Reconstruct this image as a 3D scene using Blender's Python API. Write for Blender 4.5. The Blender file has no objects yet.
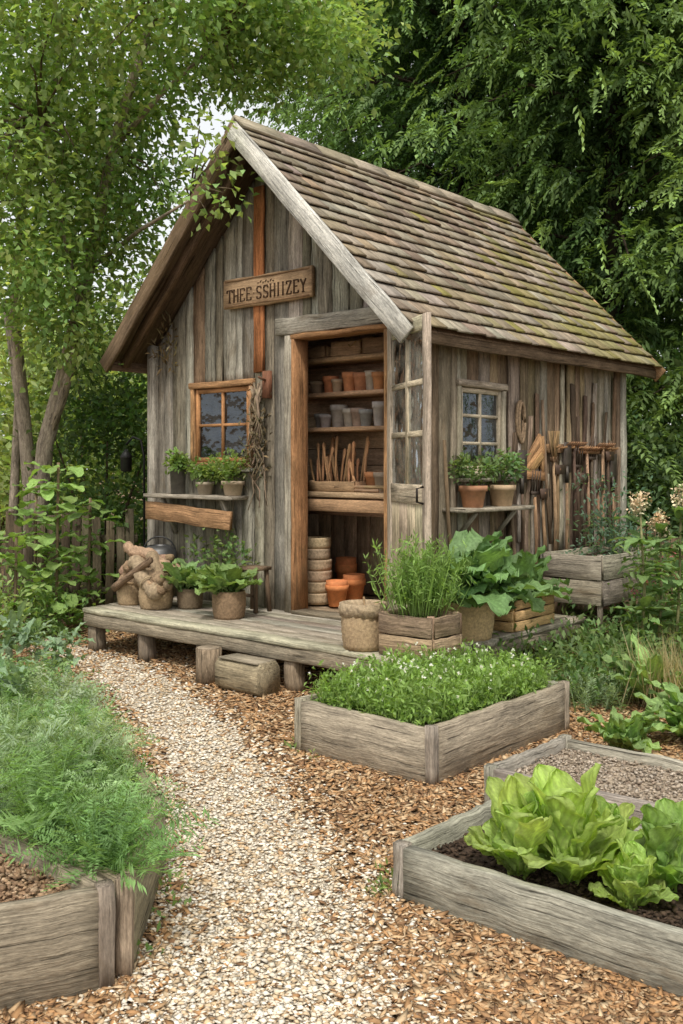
import bpy, math, random
import numpy as np
from mathutils import Vector
rnd=random.Random(7); rng=np.random.default_rng(7)
scene=bpy.context.scene; COL=scene.collection
H=1.38; F=1000.0; HY=465.0; DZ=.32
U=Vector((.7547,-.6561,0)); W=Vector((.6561,.7547,0)); CO=Vector((.479,6.524,0)); RZ=math.atan2(U.y,U.x)
def ray(px,py): return Vector(((px-341.5)/F,1,-(py-HY)/F))
def G(px,py,z=0):
    r=ray(px,py); t=(z-H)/r.z; return Vector((r.x*t,t,z))
def AT(px,py,Y):
    r=ray(px,py)*Y; return Vector((r.x,Y,H+r.z))
def S(x,y,z=0): return CO+U*x+W*y+Vector((0,0,z))
def L(p):
    d=Vector(p)-CO; return Vector((d.dot(U),d.dot(W),p[2]))
def FW(px,py,y=0):
    r=ray(px,py); o=Vector((0,0,H)); t=(y-(o-CO).dot(W))/r.dot(W); return L(o+r*t)
def SW(px,py,x=0):
    r=ray(px,py); o=Vector((0,0,H)); t=(x-(o-CO).dot(U))/r.dot(U); return L(o+r*t)
def D(px,py): return G(px,py,DZ)
def nz(a): return a/np.maximum(np.linalg.norm(a,axis=-1,keepdims=True),1e-9)
def vary(c,k=.18,h=.05):
    f=1+rnd.uniform(-k,k); return tuple(max(.004,x*f*(1+rnd.uniform(-h,h))) for x in c)

class MB:
    def __init__(s): s.v=[];s.g=[];s.c=[];s.f=[];s.n=0
    def add(s,v,f,c,g=None):
        v=np.asarray(v,float); k=len(v); c=np.asarray(c,float)
        s.v.append(v); s.g.append(v if g is None else np.asarray(g,float))
        s.c.append(np.tile(c,(k,1)) if c.ndim==1 else c)
        for q in f: s.f.append(np.asarray(q,int)+s.n)
        s.n+=k
    def plank(s,p0,p1,w,t,side=(0,0,1),col=(.25,.21,.16),segs=1,jit=0,bev=.15,taper=1,bow=0):
        p0=Vector(p0);p1=Vector(p1);a=p1-p0;Ln=a.length;a/=Ln
        sd=Vector(side); sd=sd-a*sd.dot(a)
        if sd.length<1e-4: sd=Vector((1,0,0))-a*a.x
        sd.normalize(); n=a.cross(sd)
        b=min(w,t)*bev; hw=w/2; ht=t/2
        pr=[(-hw+b,-ht),(hw-b,-ht),(hw,-ht+b),(hw,ht-b),(hw-b,ht),(-hw+b,ht),(-hw,ht-b),(-hw,-ht+b)]
        go=(rnd.uniform(0,50),rnd.uniform(0,9),rnd.uniform(0,9)); V=[];Gc=[]
        for i in range(segs+1):
            f=i/segs; k=1+(taper-1)*f; ce=p0+a*(Ln*f)+n*(bow*math.sin(f*math.pi))
            jx=rnd.uniform(-jit,jit); jy=rnd.uniform(-jit,jit)*.5; jw=1+rnd.uniform(-jit,jit)*2/max(w,.02)*.5
            for x,y in pr:
                V.append(ce+sd*(x*k*jw+jx)+n*(y*k+jy)+a*(rnd.uniform(-jit,jit) if i in(0,segs) else 0)); Gc.append((Ln*f+go[0],x+go[1],y+go[2]))
        q=[(8*i+j,8*i+(j+1)%8,8*i+8+(j+1)%8,8*i+8+j) for i in range(segs) for j in range(8)]
        e=8*segs
        s.add(V,[q,[tuple(range(7,-1,-1))],[tuple(e+j for j in range(8))]],col,Gc)
    def box(s,x0,x1,y0,y1,z0,z1,col=(.25,.21,.16),bev=.1,jit=0,segs=1):
        d=(x1-x0,y1-y0,z1-z0); m=max(range(3),key=lambda i:d[i]); c=((x0+x1)/2,(y0+y1)/2,(z0+z1)/2)
        p0=list(c);p1=list(c);p0[m]-=d[m]/2;p1[m]+=d[m]/2
        k=[(0,1,0),(0,0,1),(1,0,0)][m]; o=[1,2,0][m]; r=[2,0,1][m]
        s.plank(p0,p1,d[o],d[r],k,col,segs,jit,bev)
    def tube(s,pts,rad,n=8,col=(.2,.15,.1),cap=True,noise=0):
        pts=[Vector(p) for p in pts]; m=len(pts)
        if not hasattr(rad,'__len__'): rad=[rad]*m
        V=[];Gc=[];l=0;o=rnd.uniform(0,30)
        for i,p in enumerate(pts):
            t=(pts[min(i+1,m-1)]-pts[max(i-1,0)]).normalized()
            r=Vector((0,1,0)) if abs(t.y)<.8 else Vector((1,0,0))
            x=t.cross(r).normalized(); y=t.cross(x)
            if i: l+=(p-pts[i-1]).length
            for j in range(n):
                an=2*math.pi*j/n; q=rad[i]*(1+rnd.uniform(-noise,noise)); V.append(p+(x*math.cos(an)+y*math.sin(an))*q); Gc.append((l+o,math.cos(an)*rad[i]+o,math.sin(an)*rad[i]))
        q=[(n*i+j,n*i+(j+1)%n,n*i+n+(j+1)%n,n*i+n+j) for i in range(m-1) for j in range(n)]
        f=[q]
        if cap: f+=[[tuple(range(n-1,-1,-1))],[tuple(n*(m-1)+j for j in range(n))]]
        s.add(V,f,col,Gc)
    def lathe(s,prof,n=20,c=(0,0,0),col=(.3,.15,.08),weave=0,sx=1,sy=1,wob=0):
        V=[];Gc=[];ph=rnd.uniform(0,6)
        for i,(r,z) in enumerate(prof):
            for j in range(n):
                an=2*math.pi*j/n; rr=r+weave*(-1)**(i+j)+wob*math.sin(3*an+ph+z*20)
                V.append((c[0]+math.cos(an)*rr*sx,c[1]+math.sin(an)*rr*sy,c[2]+z)); Gc.append((math.cos(an)*r,math.sin(an)*r,z+ph))
        q=[(n*i+j,n*i+(j+1)%n,n*i+n+(j+1)%n,n*i+n+j) for i in range(len(prof)-1) for j in range(n)]
        s.add(V,[q,[tuple(range(n-1,-1,-1))],[tuple(n*(len(prof)-1)+j for j in range(n))]],col,Gc)
    def leafs(s,P,Dr,N,ll,lw,C):
        Dr=nz(Dr); sd=nz(np.cross(Dr,N)); nn=np.cross(sd,Dr); ll=np.reshape(ll,(-1,1))*np.ones((len(P),1)); lw=np.reshape(lw,(-1,1))*np.ones((len(P),1))
        m=P+Dr*ll*.45+nn*lw*.22
        V=np.stack([P,m+sd*lw*.5,P+Dr*ll-nn*lw*.15,m-sd*lw*.5],1).reshape(-1,3)
        b=np.arange(len(P))[:,None]*4
        s.add(V,[np.concatenate([b+[0,1,2],b+[0,2,3]])],np.repeat(C,4,0))
    def fronds(s,B,fd,fl,per,l0,l1,lw,C,droop=.3,spread=.75,fwd=.75,dz=-.25,stem=0):
        M=len(B); fd=nz(fd); fs=nz(np.cross(fd,rng.normal(size=(M,3))*.5+[0,0,1])); u=np.tile(np.linspace(.05,1,per),M); sg=np.tile(np.where(np.arange(per)%2,1,-1),M); R=lambda a:np.repeat(a,per,0); N=M*per
        P=R(B)+R(fd)*(R(fl)*u)[:,None]; P[:,2]-=droop*R(fl)*u**2
        Dr=R(fd)*fwd+R(fs)*(sg*spread*(1-u*.6))[:,None]+rng.normal(size=(N,3))*.15; Dr[:,2]+=dz
        s.leafs(P,Dr,R(rng.normal(size=(M,3))*.4+[0,0,1]),R(fl)*(l0-l1*u),lw*rng.uniform(.8,1.2,N),R(C)*((.85+.3*u)*rng.uniform(.8,1.2,N))[:,None])
        if stem: s.leafs(B,fd,rng.normal(size=(M,3)),fl*.85,stem,C*.8)
    def cloud(s,cent,per,rad,ll,lw,col,cv=.3,up=.2,flat=.8,out=1.0):
        cent=np.asarray(cent,float); M=len(cent); n=M*per; c=np.repeat(cent,per,0)
        o=rng.normal(size=(n,3))*np.array([1,1,flat])*rad; P=c+o
        Dr=rng.normal(size=(n,3))*.6+nz(o)*out+np.array([0,0,up]); N=rng.normal(size=(n,3))*.5+np.array([0,0,1.])
        k=np.repeat(rng.uniform(1-cv,1+cv,M),per)*rng.uniform(.75,1.25,n); hu=np.repeat(rng.uniform(.85,1.2,M),per)
        C=np.array(col)[None]*k[:,None]; C[:,0]*=hu
        s.leafs(P,Dr,N,ll*rng.uniform(.6,1.2,n),lw*rng.uniform(.7,1.2,n),C)
    def blade(s,base,az,pitch,ln,wd,curl,ruf,col,shape='lettuce',rib=1.5,cup=.25,nt=9,nx=7,fr=17,vein=0):
        t=np.linspace(0,1,nt); x=np.linspace(-1,1,nx); pt=pitch-curl*t**1.5; ds=ln/(nt-1)
        r=np.concatenate([[0],np.cumsum(np.cos(pt[:-1])*ds)]); z=np.concatenate([[0],np.cumsum(np.sin(pt[:-1])*ds)])
        if shape=='lettuce': w=wd*(.24+.76*np.sin(np.pi*np.clip(t*.62,0,1))**1.7)*np.sqrt(np.clip(1-t**6,0,1))
        elif shape=='long': w=wd*np.sin(np.pi*np.clip(t*.94+.06,0,1))**.7
        else: w=wd*np.where(t<.3,.06,1)*np.where(t<.3,1,np.sqrt(np.clip(1-((t-.62)/.39)**2,0.02,1)))
        ph=rnd.uniform(0,6); ph2=rnd.uniform(0,6)
        T,X=np.meshgrid(np.arange(nt),x,indexing='ij'); tt=t[T]
        nr=-np.sin(pt[T]); nzv=np.cos(pt[T])
        off=cup*np.abs(X)**2*w[T]+ruf*np.abs(X)**1.5*np.sin(tt*fr+ph+X*2)+ruf*.4*np.sin(tt*9+X*5+ph2)
        if vein: off=off+vein*np.sin((tt-np.abs(X)*.3)*52)*np.clip(np.abs(X)*3,0,1)+ruf*.6*(np.clip(tt-.7,0,1)*3.3)**2*np.sin(X*11+ph2)
        rr=r[T]+nr*off; zz=z[T]+nzv*off; ss=X*w[T]/2*(1+(.07*np.sin(tt*37+ph) if vein else 0))
        ca,sa=math.cos(az),math.sin(az)
        V=np.stack([base[0]+rr*ca-ss*sa,base[1]+rr*sa+ss*ca,base[2]+zz],-1).reshape(-1,3)
        k=(1+(rib-1)*np.exp(-(X/.12)**2)*(1-tt*.75)); C=np.array(col)[None,None]*k[...,None]*(1+.1*np.sin(tt*23+X*8+ph)+(.16*np.sin((tt-np.abs(X)*.3)*52) if vein else 0))[...,None]
        i=np.arange(nt-1)[:,None]*nx+np.arange(nx-1)[None]; i=i.reshape(-1,1)
        s.add(V,[np.concatenate([i,i+1,i+nx+1,i+nx],1)],C.reshape(-1,3))
    def chips(s,P,sz,el,fl,C,tilt=.35):
        n=len(P); a=rng.uniform(0,6.28,n); t1=rng.normal(size=n)*tilt; t2=rng.normal(size=n)*tilt
        ex=nz(np.stack([np.cos(a),np.sin(a),t1],1)); ey=nz(np.stack([-np.sin(a),np.cos(a),t2],1)); ez=nz(np.cross(ex,ey))
        A=(sz*el)[:,None]*ex;B=sz[:,None]*ey;Z=(sz*fl)[:,None]*ez
        j=lambda:1+rng.uniform(-.35,.35,(n,1))
        k=rng.uniform(.2,.8,(n,1))
        V=np.stack([P+A*j()+B*k,P+B*j()-A*k*.8,P-A*j()-B*k,P-B*j()+A*k*.8,P+Z,P-Z],1).reshape(-1,3)
        b=np.arange(n)[:,None]*6
        s.add(V,[np.concatenate([b+q for q in([0,1,4],[1,2,4],[2,3,4],[3,0,4],[1,0,5],[2,1,5],[3,2,5],[0,3,5])])],np.repeat(C,6,0))
    def build(s,name,mat,parent=None,smooth=False):
        me=bpy.data.meshes.new(name); v=np.concatenate(s.v); me.vertices.add(len(v)); me.vertices.foreach_set('co',v.ravel())
        li=np.concatenate([f.ravel() for f in s.f]); tot=np.concatenate([np.full(len(f),f.shape[1]) for f in s.f])
        me.loops.add(len(li)); me.loops.foreach_set('vertex_index',li.astype(np.int32))
        me.polygons.add(len(tot)); me.polygons.foreach_set('loop_start',np.concatenate([[0],np.cumsum(tot)[:-1]]).astype(np.int32))
        c=np.concatenate(s.c); at=me.attributes.new('Col','FLOAT_COLOR','POINT'); at.data.foreach_set('color',np.concatenate([np.clip(c,0,1),np.ones((len(c),1))],1).ravel())
        at=me.attributes.new('gco','FLOAT_VECTOR','POINT'); at.data.foreach_set('vector',np.concatenate(s.g).ravel())
        if smooth: me.polygons.foreach_set('use_smooth',np.ones(len(tot),bool))
        me.update(calc_edges=True); me.validate(); me.materials.append(mat)
        o=bpy.data.objects.new(name,me); COL.objects.link(o)
        if parent: o.parent=parent
        return o

# ---------------------------------------------------------------- materials
def newmat(name):
    m=bpy.data.materials.new(name); m.use_nodes=True; n=m.node_tree; return m,n,n.nodes['Principled BSDF']
def nd(n,t,**k):
    x=n.nodes.new(t)
    for a,b in k.items():
        if a in x.inputs: x.inputs[a].default_value=b
        else: setattr(x,a,b)
    return x
def colmul(n,fac,a_out,lo,hi,f0=.3,f1=.7):
    mr=nd(n,'ShaderNodeMapRange'); mr.inputs[1].default_value=f0; mr.inputs[2].default_value=f1; mr.inputs[3].default_value=lo; mr.inputs[4].default_value=hi
    n.links.new(fac,mr.inputs[0]); vm=nd(n,'ShaderNodeVectorMath',operation='SCALE'); n.links.new(a_out,vm.inputs[0]); n.links.new(mr.outputs[0],vm.inputs['Scale']); return vm.outputs[0]
def colmix(n,fac,c,to,f0,f1,amt):
    mr=nd(n,'ShaderNodeMapRange'); mr.inputs[1].default_value=f0; mr.inputs[2].default_value=f1; mr.inputs[4].default_value=amt; n.links.new(fac,mr.inputs[0])
    mx=nd(n,'ShaderNodeMixRGB'); mx.inputs[2].default_value=(*to,1); n.links.new(mr.outputs[0],mx.inputs[0]); n.links.new(c,mx.inputs[1]); return mx.outputs[0]
def mat_wood(name,stretch=(2.6,42,42),rough=.9,bump=.85,lo=.5,hi=1.32,moss=0,rust=.5,crack=.72,rcol=(.17,.115,.06)):
    m,n,b=newmat(name); a=nd(n,'ShaderNodeAttribute',attribute_name='Col'); g=nd(n,'ShaderNodeAttribute',attribute_name='gco')
    def tex(sc,scale,det=6,dis=0):
        mp=nd(n,'ShaderNodeMapping'); mp.inputs['Scale'].default_value=sc; n.links.new(g.outputs['Vector'],mp.inputs[0])
        t=nd(n,'ShaderNodeTexNoise',Scale=scale,Detail=det,Roughness=.7,Distortion=dis); n.links.new(mp.outputs[0],t.inputs['Vector']); return t.outputs['Fac']
    t=tex(stretch,1.6,9,.9); ck=tex((stretch[0]*.7,stretch[1]*1.6,stretch[2]*1.6),1.1,4,.5); bl=tex((2.2,7,7),1.8,7,.5); fine=tex((40,150,150),1.0,3)
    c=colmul(n,t,a.outputs['Color'],lo,hi); c=colmul(n,bl,c,.58,1.32); c=colmul(n,fine,c,.74,1.24)
    if rust: c=colmix(n,tex((1.3,4,4),1.3,7,.6),c,rcol,.55,.68,rust)
    c=colmul(n,ck,c,1-crack,1,.33,.42)
    if moss:
        ge=nd(n,'ShaderNodeTexCoord'); t3=nd(n,'ShaderNodeTexNoise',Scale=1.9,Detail=9,Roughness=.8); n.links.new(ge.outputs['Object'],t3.inputs['Vector'])
        c=colmix(n,t3.outputs['Fac'],c,(.16,.15,.04),.58,.68,moss)
    n.links.new(c,b.inputs['Base Color']); b.inputs['Roughness'].default_value=rough; b.inputs['Specular IOR Level'].default_value=.15
    ad=nd(n,'ShaderNodeMath',operation='ADD'); n.links.new(t,ad.inputs[0]); mm=nd(n,'ShaderNodeMath',operation='MINIMUM'); mm.inputs[1].default_value=.42; n.links.new(ck,mm.inputs[0]); ml=nd(n,'ShaderNodeMath',operation='MULTIPLY'); ml.inputs[1].default_value=5; n.links.new(mm.outputs[0],ml.inputs[0]); n.links.new(ml.outputs[0],ad.inputs[1])
    bp=nd(n,'ShaderNodeBump',Strength=bump,Distance=.012); n.links.new(ad.outputs[0],bp.inputs['Height']); n.links.new(bp.outputs[0],b.inputs['Normal']); return m
def mat_plain(name,rough=.8,metal=0,scale=12,lo=.7,hi=1.25,bump=.2):
    m,n,b=newmat(name); a=nd(n,'ShaderNodeAttribute',attribute_name='Col'); g=nd(n,'ShaderNodeAttribute',attribute_name='gco')
    t=nd(n,'ShaderNodeTexNoise',Scale=scale,Detail=6,Roughness=.65); n.links.new(g.outputs['Vector'],t.inputs['Vector'])
    n.links.new(colmul(n,t.outputs['Fac'],a.outputs['Color'],lo,hi),b.inputs['Base Color']); b.inputs['Roughness'].default_value=rough; b.inputs['Metallic'].default_value=metal
    b.inputs['Specular IOR Level'].default_value=.25
    bp=nd(n,'ShaderNodeBump',Strength=bump,Distance=.01); n.links.new(t.outputs['Fac'],bp.inputs['Height']); n.links.new(bp.outputs[0],b.inputs['Normal']); return m
def mat_leaf(name,tr=.4,rough=.5,var=0):
    m,n,b=newmat(name); a=nd(n,'ShaderNodeAttribute',attribute_name='Col'); c=a.outputs['Color']
    if var:
        g=nd(n,'ShaderNodeAttribute',attribute_name='gco'); t=nd(n,'ShaderNodeTexNoise',Scale=55,Detail=5,Roughness=.6); n.links.new(g.outputs['Vector'],t.inputs['Vector']); c=colmul(n,t.outputs['Fac'],c,1-var,1+var)
        bp=nd(n,'ShaderNodeBump',Strength=.6,Distance=.008); n.links.new(t.outputs['Fac'],bp.inputs['Height']); n.links.new(bp.outputs[0],b.inputs['Normal'])
    n.links.new(c,b.inputs['Base Color']); b.inputs['Roughness'].default_value=rough; b.inputs['Specular IOR Level'].default_value=.25
    t=nd(n,'ShaderNodeBsdfTranslucent'); vm=nd(n,'ShaderNodeVectorMath',operation='MULTIPLY'); vm.inputs[1].default_value=(1.65,1.65,.7); n.links.new(c,vm.inputs[0]); n.links.new(vm.outputs[0],t.inputs[0])
    x=nd(n,'ShaderNodeMixShader'); x.inputs[0].default_value=tr; n.links.new(b.outputs[0],x.inputs[1]); n.links.new(t.outputs[0],x.inputs[2])
    n.links.new(x.outputs[0],n.nodes['Material Output'].inputs[0]); return m
def mat_ground(name,c1,c2,c3,sc):
    m,n,b=newmat(name); tc=nd(n,'ShaderNodeTexCoord'); v=nd(n,'ShaderNodeTexVoronoi',Scale=sc); n.links.new(tc.outputs['Object'],v.inputs['Vector'])
    t=nd(n,'ShaderNodeTexNoise',Scale=3,Detail=8); n.links.new(tc.outputs['Object'],t.inputs['Vector'])
    r=nd(n,'ShaderNodeValToRGB'); r.color_ramp.elements[0].color=(*c1,1); r.color_ramp.elements[1].color=(*c3,1); e=r.color_ramp.elements.new(.5); e.color=(*c2,1)
    s=nd(n,'ShaderNodeSeparateColor'); n.links.new(v.outputs['Color'],s.inputs[0]); n.links.new(s.outputs[0],r.inputs[0])
    n.links.new(colmul(n,t.outputs['Fac'],r.outputs[0],.7,1.2),b.inputs['Base Color']); b.inputs['Roughness'].default_value=.95
    bp=nd(n,'ShaderNodeBump',Strength=.8,Distance=.02); n.links.new(v.outputs['Distance'],bp.inputs['Height']); bp.invert=True; n.links.new(bp.outputs[0],b.inputs['Normal']); return m
WOOD=mat_wood('weathered_wood'); SHING=mat_wood('shingle_wood',lo=.6,hi=1.28,moss=.35,rust=.2,crack=.45,bump=.4); FRESH=mat_wood('warm_wood',lo=.62,hi=1.25,rough=.78,rust=.2,crack=.4,bump=.4); BARK=mat_wood('bark',(6,25,25),lo=.4,hi=1.4,bump=.8,rust=0)
LEAF=mat_leaf('leaf'); CONI=mat_leaf('needle_leaf',.3,.6); SALAD=mat_leaf('salad_leaf',.42,.45,.14); BROAD=mat_leaf('broad_leaf',.28,.55,.25)
PLAIN=mat_plain('matte'); CLAY=mat_plain('terracotta',lo=.7,hi=1.2,scale=18); SOIL=mat_plain('soil',.95,lo=.5,hi=1.3,scale=40,bump=.5); CHIP=mat_plain('wood_chips',.9,lo=.78,hi=1.18,scale=30,bump=.3)
WICK=mat_plain('wicker',.8,scale=60,lo=.6,hi=1.3,bump=.4); METAL=mat_plain('old_metal',.5,.7,scale=20); CLOTH=mat_plain('burlap',.95,scale=45,lo=.5,hi=1.3,bump=.9)
def mat_glass(name,dust,dcol,refl):
    m,n,b=newmat(name)
    tr=nd(n,'ShaderNodeBsdfTransparent'); tr.inputs[0].default_value=(.8,.84,.84,1); gl=nd(n,'ShaderNodeBsdfGlossy'); gl.inputs['Roughness'].default_value=.03; gl.inputs[0].default_value=(.8,.88,1,1)
    fr=nd(n,'ShaderNodeFresnel',IOR=1.5); ad=nd(n,'ShaderNodeMath',operation='ADD'); ad.inputs[1].default_value=refl; n.links.new(fr.outputs[0],ad.inputs[0])
    tc=nd(n,'ShaderNodeTexCoord'); wv=nd(n,'ShaderNodeTexNoise',Scale=4,Detail=3); n.links.new(tc.outputs['Object'],wv.inputs['Vector']); bp=nd(n,'ShaderNodeBump',Strength=.5,Distance=.08); n.links.new(wv.outputs['Fac'],bp.inputs['Height']); n.links.new(bp.outputs[0],gl.inputs['Normal'])
    mx=nd(n,'ShaderNodeMixShader'); n.links.new(ad.outputs[0],mx.inputs[0]); n.links.new(tr.outputs[0],mx.inputs[1]); n.links.new(gl.outputs[0],mx.inputs[2])
    b.inputs['Base Color'].default_value=(*dcol,1); b.inputs['Roughness'].default_value=.6
    t=nd(n,'ShaderNodeTexNoise',Scale=7,Detail=5); n.links.new(tc.outputs['Object'],t.inputs['Vector'])
    mr=nd(n,'ShaderNodeMapRange'); mr.inputs[1].default_value=.35; mr.inputs[2].default_value=.65; mr.inputs[3].default_value=dust*.1; mr.inputs[4].default_value=dust*1.8; n.links.new(t.outputs['Fac'],mr.inputs[0])
    m2=nd(n,'ShaderNodeMixShader'); n.links.new(mr.outputs[0],m2.inputs[0]); n.links.new(mx.outputs[0],m2.inputs[1]); n.links.new(b.outputs[0],m2.inputs[2]); n.links.new(m2.outputs[0],n.nodes['Material Output'].inputs[0]); return m
GLASS=mat_glass('window_glass',.05,(.34,.38,.42),.06); DUSTY=mat_glass('dusty_glass',.18,(.4,.38,.31),.2)

def tag(o,label=None,cat=None,group=None,kind=None):
    if label:o['label']=label
    if cat:o['category']=cat
    if group:o['group']=group
    if kind:o['kind']=kind
    return o
def thing(name,label,cat,loc=(0,0,0),rz=0,group=None):
    o=bpy.data.objects.new(name,None); o.empty_display_size=.1; COL.objects.link(o); o.location=loc; o.rotation_euler=(0,0,rz); return tag(o,label,cat,group)

GREY=(.345,.315,.255); BROWN=(.2,.14,.09); PALE=(.47,.44,.375); TERRA=(.45,.165,.07)
# ---------------------------------------------------------------- setting
m=MB(); m.add([(-150,-60,0),(150,-60,0),(150,200,0),(-150,200,0)],[[(0,1,2,3)]],(.1,.07,.04))
tag(m.build('ground',mat_ground('bark_ground',(.1,.06,.03),(.2,.125,.065),(.3,.2,.11),60)),kind='structure')
PY=[1.2,2.47,3.17,4.12,4.84,5.87,6.9,7.6,9]; PC=[-.12,-.17,-.25,-.46,-.66,-1.06,-1.6,-2.2,-4]; PH=[.39,.36,.34,.3,.27,.28,.28,.28,.3]
ys=np.linspace(1.2,9,60); m=MB(); V=[]
for y in ys:
    c=np.interp(y,PY,PC);h=np.interp(y,PY,PH)*.88+.03*math.sin(y*9)
    V+=[(c-h,y,.004),(c+h,y,.004)]
m.add(V,[[(2*i,2*i+1,2*i+3,2*i+2) for i in range(59)]],(.4,.33,.25))
tag(m.build('path',mat_ground('pale_gravel',(.4,.32,.22),(.58,.5,.38),(.72,.65,.54),80)),kind='structure')
def pal(cols,n): return np.array(cols)[rng.integers(0,len(cols),n)]*rng.uniform(.8,1.18,(n,1))
N=105000; Y=2.15*np.exp(rng.uniform(0,math.log(8.6/2.15),N)); X=(rng.uniform(-80,763,N)-341.5)/F*Y
c=np.interp(Y,PY,PC);h=np.interp(Y,PY,PH); d=np.abs(X-c)/h+rng.normal(size=N)*.1+.1*np.sin(Y*5+X*3)
mixp=np.interp(d,[0,.6,.9,1.2,1.6,2.2],[.97,.92,.68,.3,.1,.03])*np.interp(Y,[6.3,7.4],[1,.55]); pale=rng.uniform(size=N)<mixp
sz=np.where(pale,rng.uniform(.004,.011,N),rng.uniform(.004,.012,N))*np.where(Y>4.5,1.25,1)
P=np.stack([X,Y,rng.uniform(.003,.013,N)],1)
m=MB(); i=pale; CC=pal([(.74,.67,.56),(.79,.73,.63),(.66,.56,.42),(.71,.62,.49),(.55,.42,.27),(.77,.69,.56),(.6,.46,.3)],i.sum()); m.chips(P[i],sz[i],rng.uniform(1,1.7,i.sum()),.42,CC,.22)
tag(m.build('gravel',CHIP),'loose cream and tan pebbles covering the curving garden path','gravel',kind='stuff')
m=MB(); i=~pale; m.chips(P[i],sz[i],rng.uniform(1.5,3.4,i.sum()),.35,pal([(.34,.2,.1),(.44,.28,.15),(.24,.135,.07),(.5,.34,.19),(.56,.41,.25),(.38,.215,.1),(.46,.26,.12)],i.sum()),.3)
tag(m.build('bark_mulch',CHIP),'brown bark and wood chips spread between the beds and the deck','wood chips',kind='stuff')

# ---------------------------------------------------------------- shed
XM=-1.3275; XL=-2.655; DP=3.0; SL=1.0216; ZR=3.80; ZE=2.24; OH=.35
def zun(x): return ZR-SL*abs(x-XM)-.13
shed=thing('garden_shed','weathered grey plank garden shed with mossy shingled gable roof and open glazed door','shed',CO,RZ)
def vplank(m,x0,x1,z0,ztop,y,t,col,ax=0):
    o=(rnd.uniform(0,50),rnd.uniform(0,9),0); V=[];Gc=[]
    dy=rnd.uniform(0,.02); segs=14; g=rnd.uniform(.002,.007); wl=[rnd.uniform(-.005,.005) for _ in range(segs+1)]; wr=[rnd.uniform(-.005,.005) for _ in range(segs+1)]
    for i in range(segs+1):
        for (a,b) in((x0,0),(x1,0),(x1,1),(x0,1)):
            zt=ztop(a) if callable(ztop) else ztop
            z=z0+(zt-z0)*i/segs; aa=a+((wl[i]+g) if a==x0 else (wr[i]-g)); bb=y+dy-t*(1-b)
            V.append((aa,bb,z) if ax==0 else (-bb,aa,z)); Gc.append((z+o[0],a+o[1],bb))
    q=[(4*i+j,4*i+(j+1)%4,4*i+4+(j+1)%4,4*i+4+j) for i in range(segs) for j in range(4)]
    q+=[(3,2,1,0),(4*segs,4*segs+1,4*segs+2,4*segs+3)]
    m.add(V,[q],col,Gc)
DL,DR=-1.031,-.19; DT=2.28
WX0=FW(198,420).x; WX1=FW(252,420).x; WZ0=FW(225,462).z; WZ1=FW(225,388).z
def tone():
    k=rnd.random()
    if k<.1: return vary((.32,.215,.13),.12)
    if k<.33: return vary((.28,.245,.19),.13)
    if k<.6: return vary((.46,.425,.36),.1)
    return vary(GREY,.15)
m=MB()
cuts=sorted([XL,WX0-.04,WX1+.04,DL-.1,DR+.08,0]); xs=[XL]
for a,b in zip(cuts[:-1],cuts[1:]):
    k=max(1,round((b-a)/.12)); w=[rnd.uniform(.55,1.45) for _ in range(k)]; s_=sum(w); x=a
    for q in w: x+=q/s_*(b-a); xs.append(x)
for a,b in zip(xs[:-1],xs[1:]):
    c=(a+b)/2; col=tone()
    if WX0-.05<c<WX1+.05: vplank(m,a,b,DZ,WZ0-.02,0,.025,tone()); vplank(m,a,b,WZ1+.02,zun,0,.025,col)
    elif DL-.1<c<DR+.08: vplank(m,a,b,DT+.05,zun,0,.025,col)
    else: vplank(m,a,b,DZ,zun,0,.025,col)
m.build('front_wall',WOOD,shed)
m=MB()
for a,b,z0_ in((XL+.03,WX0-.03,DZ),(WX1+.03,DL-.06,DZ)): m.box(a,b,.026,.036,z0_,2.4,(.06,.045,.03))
m.box(WX0-.03,WX1+.03,.026,.036,DZ,WZ0-.03,(.06,.045,.03)); m.build('front_light_block',WOOD,shed)  # dark backing added behind the front planks to stop light leaking through gaps
m=MB(); RX=FW(262,250).x
m.plank((RX,-.03,FW(262,372).z),(RX,-.03,FW(262,188).z),.105,.02,(1,0,0),(.42,.17,.07),8,.005)
tag(m.build('red_board',WOOD,shed),'rust red vertical board on the gable')
SY0=SW(457,430).y; SY1=SW(498,430).y; SZ0=SW(477,471).z; SZ1=SW(477,389).z
m=MB(); y=0.0; ZT=2.33
while y<DP:
    w=rnd.uniform(.06,.16); b=min(DP,y+w); c=(y+b)/2
    for lo,hi in ((SY0-.03,SY0-.03),(SY1+.03,SY1+.03)):
        if y<lo-.01<b-.01: b=lo; c=(y+b)/2
    col=vary(random.Random(int(y*999)).choice([(.34,.295,.225),(.28,.23,.165),(.45,.405,.33),(.25,.19,.125),(.37,.275,.175)]),.15)
    if SY0-.04<c<SY1+.04: vplank(m,y,b,DZ-.1,SZ0-.02,0,.025,col,1); vplank(m,y,b,SZ1+.02,ZT,0,.025,col,1)
    else: vplank(m,y,b,DZ-.1+rnd.uniform(-.05,.05),ZT-rnd.choice([0,0,0,.04]),rnd.uniform(-.022,.004),.025,col,1)
    y=b
m.build('side_wall',WOOD,shed)
for py in (503,508,514,520,527,534,541,545,549,556,561,566,571,576,580,586,591,597,604,608,612):
    m=MB(); yy=SW(py,440).y; z1=rnd.uniform(1.3,2.32); z0_=DZ+rnd.uniform(0,.5); m.plank((.042,yy,z0_),(.042,yy+rnd.uniform(-.08,.08),z1),rnd.uniform(.018,.06),.018,(0,1,0),vary(rnd.choice([(.33,.26,.185),(.2,.14,.09),(.46,.4,.32),(.14,.1,.07)]),.2),8,.008)
    m.build('wall_batten',WOOD,shed)
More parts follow.
